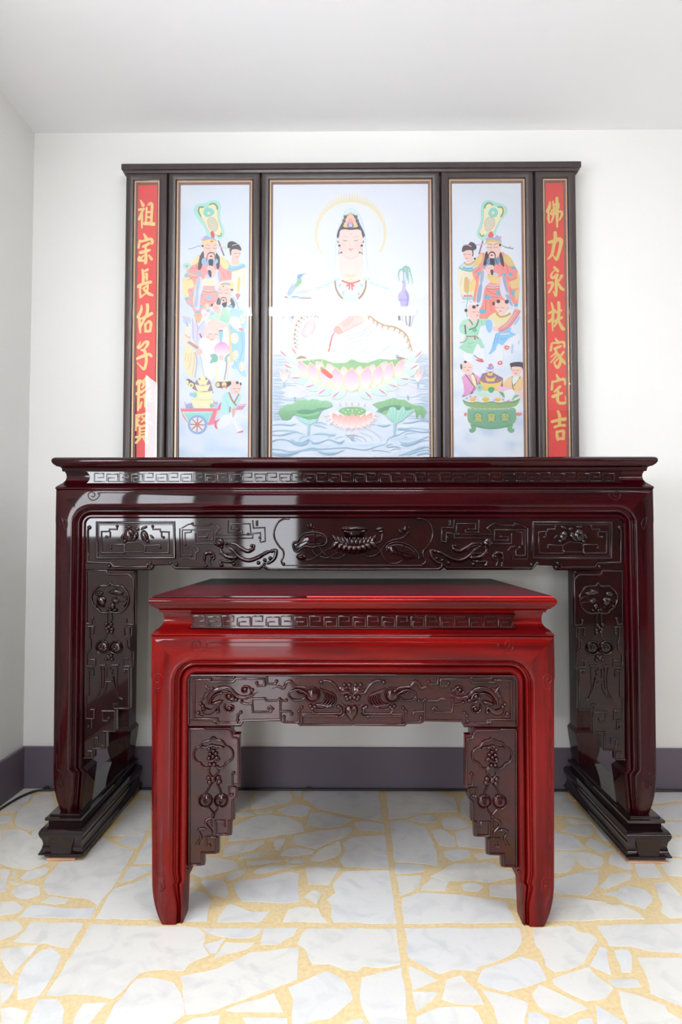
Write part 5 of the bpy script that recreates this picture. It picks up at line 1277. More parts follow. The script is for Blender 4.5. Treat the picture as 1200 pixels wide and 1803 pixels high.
    for cx, cyy in ((150, 440), (1032, 440)):
        k.f([(cx-36, cyy-10), (cx-40, cyy-45), (cx-14, cyy+10), (cx-10, cyy-35), (cx, cyy-60), (cx+12, cyy-35), (cx+14, cyy+10), (cx+42, cyy-45), (cx+34, cyy+10), (cx+8, cyy+55), (cx-10, cyy+55)], (246, 226, 226)); k.f([(cx-18, cyy+20), (cx, cyy-30), (cx+18, cyy+20), (cx+10, cyy+50), (cx-10, cyy+50)], (250, 200, 186), (247, 242, 244)); k.l([(cx, cyy+60), (cx+2, cyy+95)], (180, 204, 220), 11); k.l([(cx-40, cyy-40), (cx-26, cyy+20)], (240, 200, 206), 5); k.l([(cx+40, cyy-40), (cx+26, cyy+20)], (240, 200, 206), 5)
    for cx, cyy in ((220, 555), (965, 545)):
        for a in range(9):
            t = (-172+20.5*a)*PI/180
            petal(k, (cx+84*math.cos(t), cyy+36+76*math.sin(t)*.9), (cx, cyy+40), 34, 0, (238, 226, 246), (226, 240, 246), (232, 232, 246), 3)
        k.l([(cx, cyy+42), (cx+3, cyy+70)], (170, 190, 220), 11)
    # lower ring of pale petals
    ring = [((196, 262), (300, 420)), ((118, 286), (280, 430)), ((140, 378), (290, 450)), ((192, 470), (330, 470)), ((284, 536), (400, 500)), ((368, 582), (470, 515)), ((462, 606), (550, 530)), ((1062, 290), (930, 420)), ((1038, 380), (920, 450)), ((985, 482), (880, 470)), ((905, 534), (800, 500)), ((828, 582), (730, 515)), ((732, 608), (650, 530))]
    for tip, base in ring:
        petal(k, tip, base, 88 if 140 < tip[0] < 1050 else 46, 0, (238, 248, 250), (204, 238, 242), (250, 243, 204), 4)
        ux, uy = base[0]-tip[0], base[1]-tip[1]; L = math.hypot(ux, uy)
        k.l([(tip[0]+ux/L*6, tip[1]+uy/L*6), (tip[0]+ux/L*34, tip[1]+uy/L*34+2), (tip[0]+ux/L*70, tip[1]+uy/L*70)], (240, 154, 174), [2, 11, 2])
    # seed head behind the petals, robe hem
    k.f([(265, 362), (330, 350), (400, 345), (470, 372), (540, 366), (600, 342), (660, 368), (720, 366), (788, 345), (850, 350), (930, 350), (900, 410), (700, 440), (597, 450), (480, 440), (330, 410)], (158, 202, 160), (176, 208, 150), False)
    k.f([(225, 330), (300, 300), (900, 300), (990, 330), (940, 345), (850, 352), (780, 345), (700, 372), (640, 366), (597, 345), (560, 370), (480, 374), (400, 346), (300, 352)], (242, 245, 251), None, False)
    for q in ([(420, 250), (500, 300), (600, 320)], [(640, 250), (560, 320), (520, 360)], [(700, 270), (620, 330), (600, 350)], [(860, 250), (760, 320), (690, 350)], [(340, 260), (330, 340)], [(930, 280), (880, 330)]):
        k.l(q, (216, 228, 242), 4)
    k.f([(228, 345), (262, 325), (300, 340), (262, 348)], (186, 160, 146)); k.f([(895, 330), (950, 342), (925, 348), (890, 342)], (190, 160, 146)); k.e(897, 327, 12, 8, (176, 198, 210)); k.l([(235, 350), (290, 346), (320, 358)], (250, 236, 170), 6)
    for x, y in ((600, 350), (780, 354), (340, 354), (440, 360)):
        k.e(x, y, 4, 4, (246, 240, 180), n=6)
    for tip in ((435, 376), (540, 396), (653, 392), (745, 381), (830, 364), (360, 362)):
        petal(k, tip, (tip[0]*.8+.2*597, tip[1]+60), 52, 0, (244, 206, 226), (248, 240, 246), (250, 236, 176), 4)
    for tip, base, w in (((243, 352), (300, 470), 66), ((318, 368), (362, 500), 74), ((938, 346), (888, 465), 66), ((862, 364), (820, 495), 76), ((400, 392), (438, 525), 78), ((786, 384), (752, 522), 82), ((486, 400), (505, 545), 94), ((702, 394), (680, 545), 92), ((596, 404), (597, 560), 120)):
        petal(k, tip, base, w)
    k.l([(345, 510), (440, 530), (520, 548), (597, 555), (680, 546), (760, 526), (850, 500)], (250, 238, 180), 4)
    k.f([(392, 418), (410, 408), (466, 452), (468, 470), (448, 474), (400, 436)], (242, 126, 114)); k.e(398, 408, 12, 10, (176, 190, 160)); k.l([(400, 400), (400, 345)], (248, 238, 150), 6)
    # small lotus below
    for a in range(13):
        t = (10+160*a/12)*PI/180
        petal(k, (597+185*math.cos(t), 705+120*math.sin(t)), (597, 705), 56, 0, (240, 246, 246), (238, 240, 250), (246, 240, 234), 3)
        k.l([(597+150*math.cos(t), 705+98*math.sin(t)), (597+182*math.cos(t), 705+118*math.sin(t))], (246, 170, 168), [8, 2], False)
    for x in (430, 415, 520, 560, 597, 640, 680, 760, 775):
        k.l([(x, 650-abs(x-597)*-.12), (597+(x-597)*1.06, 630-abs(x-597)*-.1)], (248, 186, 184), [8, 3], False)
    k.e(600, 690, 92, 28, (150, 196, 148), (170, 208, 160), n=20); k.f([(520, 700), (600, 712), (690, 700), (640, 724), (600, 734), (560, 724)], (164, 206, 158))
    for x, y in ((540, 686), (572, 680), (600, 684), (628, 680), (662, 688), (556, 698), (600, 698), (645, 698)):
        k.e(x, y, 5, 4, (248, 246, 200), n=6)
    for tip, base, w in (((470, 702), (512, 775), 50), ((728, 700), (690, 775), 50), ((518, 708), (536, 790), 56), ((684, 708), (664, 790), 56), ((558, 714), (566, 800), 60), ((640, 714), (634, 800), 60), ((600, 708), (600, 806), 70)):
        petal(k, tip, base, w, 0, (249, 176, 166), (249, 240, 240), (250, 218, 200), 3)
    k.l([(600, 850), (603, 885)], (176, 206, 226), 18); k.l([(570, 852), (603, 846), (640, 856)], (246, 176, 172), 5)
    # lotus leaves
    k.set(475, 670, 8.276)
    k.l([(565, 630), (560, 800)], (184, 214, 226), 36); k.f([(370, 515), (460, 540), (560, 570), (700, 560), (640, 620), (560, 645), (470, 610)], (190, 230, 226)); 
    k.f([(120, 470), (150, 410), (250, 350), (340, 342), (400, 290), (510, 275), (562, 292), (620, 270), (690, 280), (740, 302), (830, 295), (900, 330), (912, 380), (830, 412), (745, 440), (722, 500), (690, 562), (560, 577), (460, 535), (360, 502), (330, 512), (300, 562), (260, 577), (180, 577), (150, 530)], (168, 214, 174), (140, 188, 148), False)
    k.f([(380, 450), (500, 420), (620, 430), (720, 400), (830, 400), (745, 436), (660, 460), (560, 490), (460, 492)], (124, 176, 148)); k.l([(390, 492), (500, 512), (620, 500), (720, 462)], (176, 216, 170), 16)
    for q in ([(400, 300), (440, 440)], [(510, 280), (500, 430)], [(620, 276), (560, 430)], [(690, 285), (620, 430)], [(250, 355), (330, 460)], [(160, 430), (280, 500)], [(800, 300), (690, 410)]):
        k.l(q, (148, 198, 158), [6, 12], False)
    k.set(615, 670, 8.276)
    k.l([(660, 620), (655, 810)], (180, 210, 226), 36)
    k.f([(330, 352), (400, 320), (500, 300), (580, 270), (640, 253), (720, 280), (800, 280), (870, 330), (960, 372), (1020, 358), (1090, 400), (1112, 460), (1080, 552), (1045, 545), (1030, 490), (1003, 500), (992, 552), (970, 545), (950, 430), (860, 430), (700, 420), (560, 440), (520, 490), (460, 470), (390, 462), (420, 410)], (164, 206, 160), (144, 190, 144), False)
    k.f([(430, 420), (560, 372), (680, 360), (820, 390), (900, 400), (820, 440), (680, 430), (540, 440), (470, 470)], (122, 172, 146)); k.f([(470, 470), (560, 430), (570, 480), (520, 500)], (168, 208, 150))
    k.f([(525, 505), (560, 460), (580, 400), (630, 385), (665, 395), (690, 440), (720, 440), (760, 385), (790, 380), (815, 440), (880, 440), (945, 408), (945, 450), (860, 505), (780, 580), (680, 632), (620, 605)], (192, 230, 222), (180, 226, 208), False)
    for q in ([(630, 390), (640, 610)], [(580, 420), (620, 590)], [(680, 440), (670, 610)], [(780, 390), (700, 610)], [(820, 450), (740, 590)], [(940, 420), (800, 550)]):
        k.l(q, (156, 212, 200), 7)
    for q in ([(600, 270), (560, 400)], [(660, 262), (640, 370)], [(740, 285), (720, 370)], [(840, 320), (800, 400)], [(1040, 380), (1050, 520)]):
        k.l(q, (140, 186, 140), 9)
    # waves
    B1, B2, B3 = (168, 200, 222), (190, 216, 234), (146, 182, 208)
    k.set(475, 670, 8.276)
    for q, c, w in (([(25, 650), (150, 640), (300, 655), (380, 630)], B1, [10, 12, 14, 4]), ([(25, 745), (150, 725), (330, 735), (420, 760), (520, 800)], B2, [8, 16, 18, 12, 4]), ([(25, 790), (150, 800), (280, 770), (380, 755)], B1, [10, 22, 18, 4]), ([(25, 890), (120, 860), (250, 870), (350, 920), (450, 940), (540, 910), (575, 860)], B1, [16, 14, 12, 20, 26, 22, 8]), ([(300, 860), (400, 900), (500, 890), (560, 850)], B2, 20), ([(590, 870), (640, 915), (740, 900), (850, 860), (940, 890), (1020, 910), (1085, 870)], B1, [10, 26, 18, 10, 22, 28, 10]), ([(630, 790), (740, 770), (880, 790), (960, 780)], B2, [5, 22, 18, 4]), ([(840, 840), (880, 810), (950, 800)], B1, 7), ([(950, 860), (1000, 830), (1060, 820)], B1, 6), ([(420, 860), (470, 820), (540, 815)], B2, 7),
                    ([(25, 1000), (150, 1010), (300, 1040), (450, 1020), (600, 990), (750, 1000), (900, 990), (1100, 980), (1260, 1000), (1400, 1010), (1560, 960), (1700, 920)], B1, [10, 12, 14, 20, 22, 16, 14, 16, 14, 12, 8, 4]), ([(25, 1050), (150, 1065), (300, 1060), (480, 1020), (640, 1012), (800, 1050), (950, 1050), (1100, 1005)], B2, [18, 22, 20, 14, 10, 22, 18, 6]), ([(25, 1080), (150, 1095), (280, 1090), (420, 1050)], B1, [14, 22, 18, 4]), ([(700, 1040), (820, 1080), (940, 1070), (1060, 1020)], B1, [6, 16, 16, 4]), ([(630, 640), (720, 660), (820, 690)], B2, [22, 26, 8]), ([(640, 610), (740, 610), (820, 640)], B2, 14), ([(1100, 790), (1160, 830), (1200, 880)], B3, 10)):
        k.l(q, c, w)
    k.set(615, 670, 8.276)
    for q, c, w in (([(400, 650), (480, 665), (560, 655), (600, 640)], B1, [8, 26, 20, 4]), ([(780, 620), (900, 615), (1040, 585), (1195, 610)], B1, [10, 16, 10, 18]), ([(700, 710), (820, 715), (960, 740), (1080, 755), (1195, 740)], B1, [22, 26, 16, 18, 14]), ([(720, 690), (820, 700), (940, 690), (1195, 730)], B2, 12), ([(740, 930), (820, 945), (940, 920), (1050, 880), (1195, 870)], B1, [10, 26, 20, 12, 8]), ([(720, 890), (800, 910), (900, 905), (1000, 870), (1100, 830), (1195, 800)], B2, [10, 16, 22, 20, 14, 6]), ([(720, 1090), (850, 1060), (980, 1000), (1100, 970), (1195, 980)], B1, [10, 22, 26, 16, 10]), ([(840, 1085), (960, 1040), (1080, 1010), (1195, 1020)], B2, [18, 24, 20, 12]), ([(980, 1085), (1100, 1060), (1195, 1060)], B1, 22), ([(540, 910), (560, 850), (640, 815), (720, 790), (800, 745), (900, 730)], B1, 7), ([(540, 960), (560, 975), (640, 965), (740, 980)], B3, 9), ([(540, 945), (600, 925), (620, 940)], B1, 7), ([(320, 1020), (420, 1018), (560, 1040), (600, 1060)], B1, [12, 8, 8, 5]), ([(600, 1020), (640, 1000), (740, 995)], B1, 7), ([(800, 790), (860, 770), (950, 770)], B1, 6), ([(780, 820), (840, 820)], B1, 6)):
        k.l(q, c, w)
    for r in (60, 120, 200, 300, 420):
        k.l([(40+r*math.cos(t), 900+r*.52*math.sin(t)) for t in (-1.2, -.9, -.6, -.3, 0)], (198, 212, 226), 6)


def paint_couplet(k, left):
    if left:
        k.ground(240, 284, 318, 812, lambda x, y: (244, 98, 96), 2, 2); g = (254, 226, 158)
        rows = (((230, 340, 15.03), [([(262, 195), (330, 325)], [40, 90]), ([(215, 440), (345, 420)], [60, 70]), ([(335, 430), (270, 560), (222, 690)], [60, 60, 70]), ([(300, 540), (298, 760), (295, 920)], [56, 60, 36]), ([(422, 385), (415, 560), (400, 770)], 54), ([(460, 315), (528, 275), (565, 330), (555, 560), (545, 770)], [40, 90, 80, 72, 70]), ([(430, 505), (545, 500)], 56), ([(430, 640), (545, 635)], 56), ([(370, 810), (480, 805), (600, 820)], [90, 100, 110]),
            ([(350, 1080), (420, 1210)], [44, 110]), ([(242, 1250), (205, 1440)], [50, 70]), ([(255, 1285), (400, 1250), (540, 1215), (575, 1290), (560, 1340)], [60, 66, 74, 84, 60]), ([(325, 1420), (400, 1385), (490, 1330)], [66, 80, 70]), ([(260, 1575), (380, 1545), (495, 1510)], [84, 88, 70]), ([(395, 1440), (405, 1650), (395, 1840), (365, 1855)], [60, 80, 80, 40]), ([(235, 1690), (205, 1770), (380, 1790)], [60, 80, 60]), ([(350, 1650), (220, 1770)], [40, 60]), ([(485, 1650), (555, 1750)], [50, 76])]),
            ((230, 460, 15.03), [([(315, 235), (335, 400), (330, 580)], [66, 80, 80]), ([(365, 265), (445, 225)], [50, 76]), ([(395, 345), (430, 330), (425, 490)], [50, 60, 56]), ([(340, 430), (430, 415)], 50), ([(195, 670), (330, 600), (525, 550)], [90, 80, 84]), ([(262, 690), (245, 800), (262, 950)], [52, 52, 70]), ([(262, 955), (330, 900), (400, 850)], [60, 50, 44]), ([(445, 640), (330, 720)], 52), ([(330, 720), (420, 810), (500, 870), (580, 900)], [56, 80, 92, 60]), ([(455, 640), (445, 760)], [52, 56]),
            ([(285, 1165), (280, 1290), (190, 1480)], [36, 76, 76]), ([(225, 1500), (240, 1700), (255, 1890)], [60, 72, 46]), ([(440, 1150), (450, 1250), (425, 1400), (340, 1570), (270, 1720)], [84, 80, 74, 70, 60]), ([(270, 1525), (400, 1470), (555, 1385)], [50, 80, 88]), ([(400, 1660), (480, 1595), (535, 1640), (525, 1750), (515, 1850)], [50, 72, 84, 72, 70]), ([(385, 1660), (395, 1860)], 62), ([(390, 1858), (520, 1850)], 66)]),
            ((228, 575, 15.03), [([(290, 410), (225, 560), (290, 540), (380, 440), (450, 400), (490, 440), (450, 530), (390, 600)], [34, 76, 56, 64, 80, 84, 70, 44]), ([(310, 620), (390, 640), (430, 760), (445, 900), (420, 1050), (380, 1130), (300, 1060), (195, 955)], [50, 84, 86, 80, 74, 70, 50, 24]), ([(190, 855), (350, 785), (520, 735), (575, 785)], [64, 90, 80, 70])]),
            ((225, 660, 12.88), [([(185, 220), (235, 145), (295, 140), (265, 220)], [50, 60, 60, 40]), ([(255, 170), (245, 450), (235, 800)], [60, 62, 50]), ([(170, 440), (310, 370)], [64, 50]), ([(440, 55), (345, 155)], [56, 60]), ([(455, 80), (470, 110), (320, 290)], [60, 60, 44]), ([(350, 200), (480, 225), (300, 410)], [50, 64, 44]), ([(505, 370), (370, 470)], [60, 66]), ([(290, 505), (510, 480)], [50, 66]), ([(400, 520), (390, 720)], [64, 50]), ([(315, 620), (280, 740)], [46, 56]), ([(480, 555), (525, 600)], [44, 62]),
            ([(172, 910), (180, 1080), (180, 1260)], [46, 54, 36]), ([(180, 930), (262, 900), (258, 960)], 36), ([(180, 1050), (262, 1030)], 36), ([(185, 1170), (262, 1140)], 36), ([(225, 920), (225, 1150)], 34), ([(290, 910), (470, 880), (400, 990), (310, 1070)], [46, 58, 52, 36]), ([(320, 950), (420, 1040), (520, 1090)], [40, 60, 60]), ([(272, 1180), (268, 1400)], 54), ([(275, 1180), (420, 1155), (435, 1240), (425, 1400)], [50, 60, 58, 56]), ([(280, 1260), (420, 1245)], 34), ([(280, 1330), (420, 1320)], 34), ([(190, 1415), (430, 1390)], [60, 50]), ([(275, 1440), (190, 1540)], [56, 60]), ([(355, 1430), (430, 1545)], [50, 64])]))
    else:
        k.ground(953, 997, 318, 812, lambda x, y: (240, 92, 86), 2, 2); g = (236, 208, 128)
        rows = (((950, 340, 15.03), [([(265, 230), (250, 370), (195, 490)], [40, 92, 80]), ([(230, 520), (225, 680), (250, 785)], [56, 66, 40]), ([(345, 215), (370, 400), (360, 600), (300, 770)], [44, 64, 64, 40]), ([(345, 300), (430, 300), (495, 280), (500, 330), (490, 400)], [50, 56, 56, 44, 44]), ([(310, 465), (400, 430), (490, 400)], [48, 60, 50]), ([(305, 480), (300, 560), (420, 530), (545, 485), (585, 560), (510, 720)], [44, 60, 56, 66, 66, 36]), ([(450, 135), (455, 500), (455, 700), (455, 895)], [84, 84, 70, 44]),
            ([(402, 1050), (405, 1220), (360, 1430), (320, 1620), (215, 1745)], [96, 96, 86, 80, 40]), ([(235, 1300), (400, 1270), (505, 1215), (560, 1275), (540, 1420), (495, 1600), (435, 1760), (350, 1640)], [74, 110, 96, 110, 88, 84, 80, 30])]),
            ((950, 460, 13.87), [([(350, 150), (430, 235)], [66, 84]), ([(355, 225), (275, 330), (310, 410), (420, 335)], [24, 56, 66, 84]), ([(400, 340), (400, 600), (395, 760), (385, 850), (320, 735)], [76, 76, 72, 60, 22]), ([(195, 535), (295, 525), (305, 600), (220, 760)], [40, 76, 72, 46]), ([(530, 360), (455, 490)], [76, 44]), ([(455, 545), (520, 660), (600, 705)], [50, 76, 56]),
            ([(280, 1020), (325, 1200), (310, 1420), (312, 1700)], [44, 66, 70, 30]), ([(220, 1270), (355, 1205)], [50, 76]), ([(222, 1470), (345, 1370)], [72, 36]), ([(455, 1010), (465, 1200), (440, 1420), (350, 1600)], [76, 78, 74, 30]), ([(395, 1250), (515, 1205)], [60, 66]), ([(365, 1465), (450, 1420), (535, 1370)], [64, 76, 60]), ([(450, 1450), (520, 1590), (570, 1655), (635, 1635)], [56, 80, 84, 36])]),
            ((955, 585, 15.03), [([(335, 165), (405, 275)], [44, 94]), ([(240, 300), (210, 480)], [60, 66]), ([(255, 285), (420, 275), (525, 260), (580, 320), (575, 390)], [46, 60, 66, 84, 60]), ([(305, 440), (400, 400), (485, 365)], [60, 76, 56]), ([(330, 430), (370, 560), (460, 660), (470, 780), (385, 940), (295, 805)], [66, 76, 80, 76, 80, 40]), ([(340, 555), (215, 650)], [60, 36]), ([(350, 640), (210, 805)], [56, 34]), ([(410, 690), (295, 810)], [50, 44]), ([(545, 530), (455, 650)], [66, 56]), ([(450, 690), (520, 740), (590, 840)], [60, 84, 52]),
            ([(362, 1120), (420, 1250)], [44, 98]), ([(252, 1300), (240, 1510)], [50, 74]), ([(265, 1320), (420, 1275), (550, 1240), (605, 1330), (590, 1370)], [50, 66, 76, 84, 66]), ([(455, 1440), (315, 1575)], [76, 60]), ([(270, 1705), (400, 1650), (500, 1610)], [90, 86, 70]), ([(410, 1560), (390, 1700), (400, 1830), (470, 1880), (600, 1865), (625, 1820), (590, 1705)], [60, 84, 80, 84, 74, 60, 26])]),
            ((955, 690, 15.03), [([(402, 520), (445, 640), (440, 870)], [74, 86, 80]), ([(245, 790), (450, 740), (640, 715)], [80, 84, 100]), ([(320, 930), (440, 890), (575, 885)], [76, 66, 76]), ([(372, 1050), (375, 1150), (400, 1260)], [64, 80, 80]), ([(375, 1060), (540, 1035), (545, 1130), (540, 1250)], [60, 76, 76, 70]), ([(400, 1240), (550, 1235)], 68)]))
    for crop, strokes in rows:
        k.set(*crop)
        for pts, w in strokes:
            W = w if isinstance(w, list) else [w]*len(pts)
            k.brush(pts, g, W)


scr = thing('altar_screen', 'five-panel brown framed altar screen with painted figures and red couplets, standing at the wall', 'picture', (TX, 2.65, 0))
zbot = pf_top = None
ZTB = zpx(804.6, YA) + .0012
ztop_f = U(620, 300, YFR)[1]
FP = [(0, .036), (0, .010), (.003, .003), (.008, .001), (.014, 0), (.020, .001), (.026, .003), (.030, .005), (.033, .010), (.034, .016)]
for i, (a, b) in enumerate(PANELS):
    x0, x1 = U(a, 301, YFR)[0], U(b, 301, YFR)[0]
    z0, z1 = ZTB, ztop_f

    def loop(d, dep, y0=YFR):
        return [(x0+d, y0+dep, z0+d), (x1-d, y0+dep, z0+d), (x1-d, y0+dep, z1-d), (x0+d, y0+dep, z1-d)]
    m = MB(); m.loft([loop(d, y) for d, y in FP], caps=False); m.add(loop(0, .036), [(0, 1, 2, 3)])
    fr = m.build('panel_frame', M['frame'], scr, smooth=30)
    m = MB(); m.loft([loop(.0335, .014), loop(.034, .0105), loop(.0385, .0105), loop(.039, .014)], caps=False); m.build('gilt_strip', M['gold'], fr, smooth=30)
    m = MB(); m.loft([loop(.0385, .013), loop(.040, .0125), loop(.046, .0195)], caps=False); m.build('liner', M['liner'], fr, smooth=30)
    k = Ink(YPR)
    (paint_couplet(k, True) if i == 0 else paint_left(k) if i == 1 else paint_centre(k) if i == 2 else paint_right(k) if i == 3 else paint_couplet(k, False))
    pr_ = k.m.build('print', M['ink'], fr, smooth=0)
    pr_['label'] = ('red paper strip with gold calligraphy on the left', 'colour print of officials, an old man with a peach and a gold cart', 'colour print of a seated white-robed figure on a lotus', 'colour print of an official, boys and a green treasure pot', 'red paper strip with gold calligraphy on the right')[i]
    m = MB(); m.box(x0+.0325, x1-.0325, YFR+.0068, YFR+.0092, z0+.0325, z1-.0325); m.build('glass_pane', M['glass'], fr, smooth=0)
xa, xb = U(215.3, 293, YFR)[0], U(1020.8, 293, YFR)[0]
za, zb_ = U(620, 298.6, YFR)[1], U(620, 288.3, YFR)[1]
m = MB(); m.ringstack(xa, xb, YFR-.012, YFR+.04, [(-.008, za-.012), (-.006, za-.003), (0, za), (0, zb_-.003), (-.003, zb_)]); m.build('cornice', M['frame'], scr, smooth=30)

# ================================================================ ceiling lamp (behind the top of the frame, mirrored in the glass), plus an added fill copy
tm = bpy.data.materials.new('fluorescent_tube'); tm.use_nodes = True
tb = tm.node_tree.nodes['Principled BSDF']; tb.inputs['Emission Color'].default_value = (.93, .97, 1, 1); tb.inputs['Emission Strength'].default_value = 38
for lx, ly, lb in ((-.14, .55, 'white twin-tube fluorescent ceiling light in front of the altar screen'), (2.9, -1.6, 'added twin-tube fill light over the right side, to brighten the left wall')):
    lamp = thing('ceiling_light', lb, 'ceiling light', (lx, ly, ZC), 'fluorescent ceiling lights')
    m = MB(); m.box(lx-.66, lx+.66, ly-.065, ly+.065, ZC-.05, ZC-.0005, .006); m.build('housing', M['ceil'], lamp)
    for dy in (-.028, .028):
        m = MB(); m.tube([(lx-.61, ly+dy, ZC-.068), (lx+.61, ly+dy, ZC-.068)], .015, 10); m.build('tube', tm, lamp)
        for dx in (-.625, .625):
            m = MB(); m.box(lx+dx-.015, lx+dx+.015, ly+dy-.012, ly+dy+.012, ZC-.085, ZC-.0505, .002); m.build('lamp_holder', M['ceil'], lamp)

# ================================================================ cable along the foot of the wall
YW = YB-.012
pts = [(XL+.026, 1.2, .0052), (XL+.024, 1.6, .0052), (XL+.028, 2.0, .0052), (XL+.024, 2.4, .0052), (XL+.06, YW-.06, .0052), (XL+.16, YW-.022, .0052), (-.95, YW-.010, .0052), (-.6, YW-.0085, .0052), (-.3, YW-.010, .0052), (0, YW-.0085, .0052), (.3, YW-.010, .0052), (.6, YW-.0085, .0052), (.9, YW-.010, .0052), (1.2, YW-.0085, .0052), (1.8, YW-.010, .0052)]
m = MB(); m.tube(catmull(pts, 6), .0048, 8); cb = m.build('power_cable', M['cable'], loc=(0, YW-.009, 0))
cb['label'] = 'thin black cable lying along the foot of the grey skirting'; cb['category'] = 'cable'
for px in (83, 543):
    x = U(px, 1385, YW)[0]; m = MB(); m.box(x-.009, x+.009, YW-.017, YW-.001, .0035, .0125, .002); m.dome([(x+.005*math.cos(t), .014+.005*math.sin(t)) for t in [PI*j/4 for j in range(8)]], .004, YW-.015)
    m.build('cable_clip', M['clip'], cb)

# ================================================================ the floor: marble shards set in yellow terrazzo mortar
M['mortar'] = mat('yellow_terrazzo_mortar', srgb(230, 209, 164), .32, coat=.3, coat_rough=.12, col2=srgb(219, 194, 146), cscale=(90, 90, 90), bump=.06, bscale=220)


def stone_mat():
    m = mat('white_marble', srgb(222, 222, 220), .24, coat=.5, coat_rough=.07, bump=.03, bscale=14)
    nt = m.node_tree; b = nt.nodes['Principled BSDF']; N = nt.nodes.new
    tc = N('ShaderNodeTexCoord'); oi = N('ShaderNodeObjectInfo'); ad = N('ShaderNodeVectorMath'); ad.operation = 'MULTIPLY_ADD'
    ad.inputs[1].default_value = (1, 1, 1)
    cb_ = N('ShaderNodeCombineXYZ'); ml = N('ShaderNodeMath'); ml.operation = 'MULTIPLY'; ml.inputs[1].default_value = 31
    nt.links.new(oi.outputs['Random'], ml.inputs[0])
    for i in range(3):
        nt.links.new(ml.outputs[0], cb_.inputs[i])
    nt.links.new(tc.outputs['Object'], ad.inputs[0]); nt.links.new(cb_.outputs[0], ad.inputs[2])
    n1 = N('ShaderNodeTexNoise'); n1.inputs['Scale'].default_value = 9; n1.inputs['Detail'].default_value = 8; n1.inputs['Distortion'].default_value = 1.6
    r1 = N('ShaderNodeValToRGB'); e = r1.color_ramp.elements
    e[0].position = .30; e[0].color = (*srgb(212, 212, 211), 1); e[1].position = .52; e[1].color = (*srgb(226, 225, 221), 1)
    nt.links.new(ad.outputs[0], n1.inputs['Vector']); nt.links.new(n1.outputs[0], r1.inputs[0])
    w = N('ShaderNodeTexNoise'); w.inputs['Scale'].default_value = 16; w.inputs['Detail'].default_value = 5; w.inputs['Distortion'].default_value = 2.5
    r2 = N('ShaderNodeValToRGB'); f = r2.color_ramp.elements
    f[0].position = .492; f[0].color = (1, 1, 1, 1); f[1].position = .508; f[1].color = (1, 1, 1, 1)
    g = f.new(.5); g.color = (.80, .80, .83, 1)
    mx = N('ShaderNodeMixRGB'); mx.blend_type = 'MULTIPLY'; mx.inputs[0].default_value = .35
    nt.links.new(ad.outputs[0], w.inputs['Vector']); nt.links.new(w.outputs[0], r2.inputs[0])
    nt.links.new(r1.outputs[0], mx.inputs[1]); nt.links.new(r2.outputs[0], mx.inputs[2])
    tn = N('ShaderNodeValToRGB'); t = tn.color_ramp.elements
    t[0].color = (.95, .96, 1, 1); t[1].color = (1, .98, .94, 1)
    nt.links.new(oi.outputs['Random'], tn.inputs[0])
    m2 = N('ShaderNodeMixRGB'); m2.blend_type = 'MULTIPLY'; m2.inputs[0].default_value = 1
    nt.links.new(mx.outputs[0], m2.inputs[1]); nt.links.new(tn.outputs[0], m2.inputs[2]); nt.links.new(m2.outputs[0], b.inputs['Base Color'])
    return m


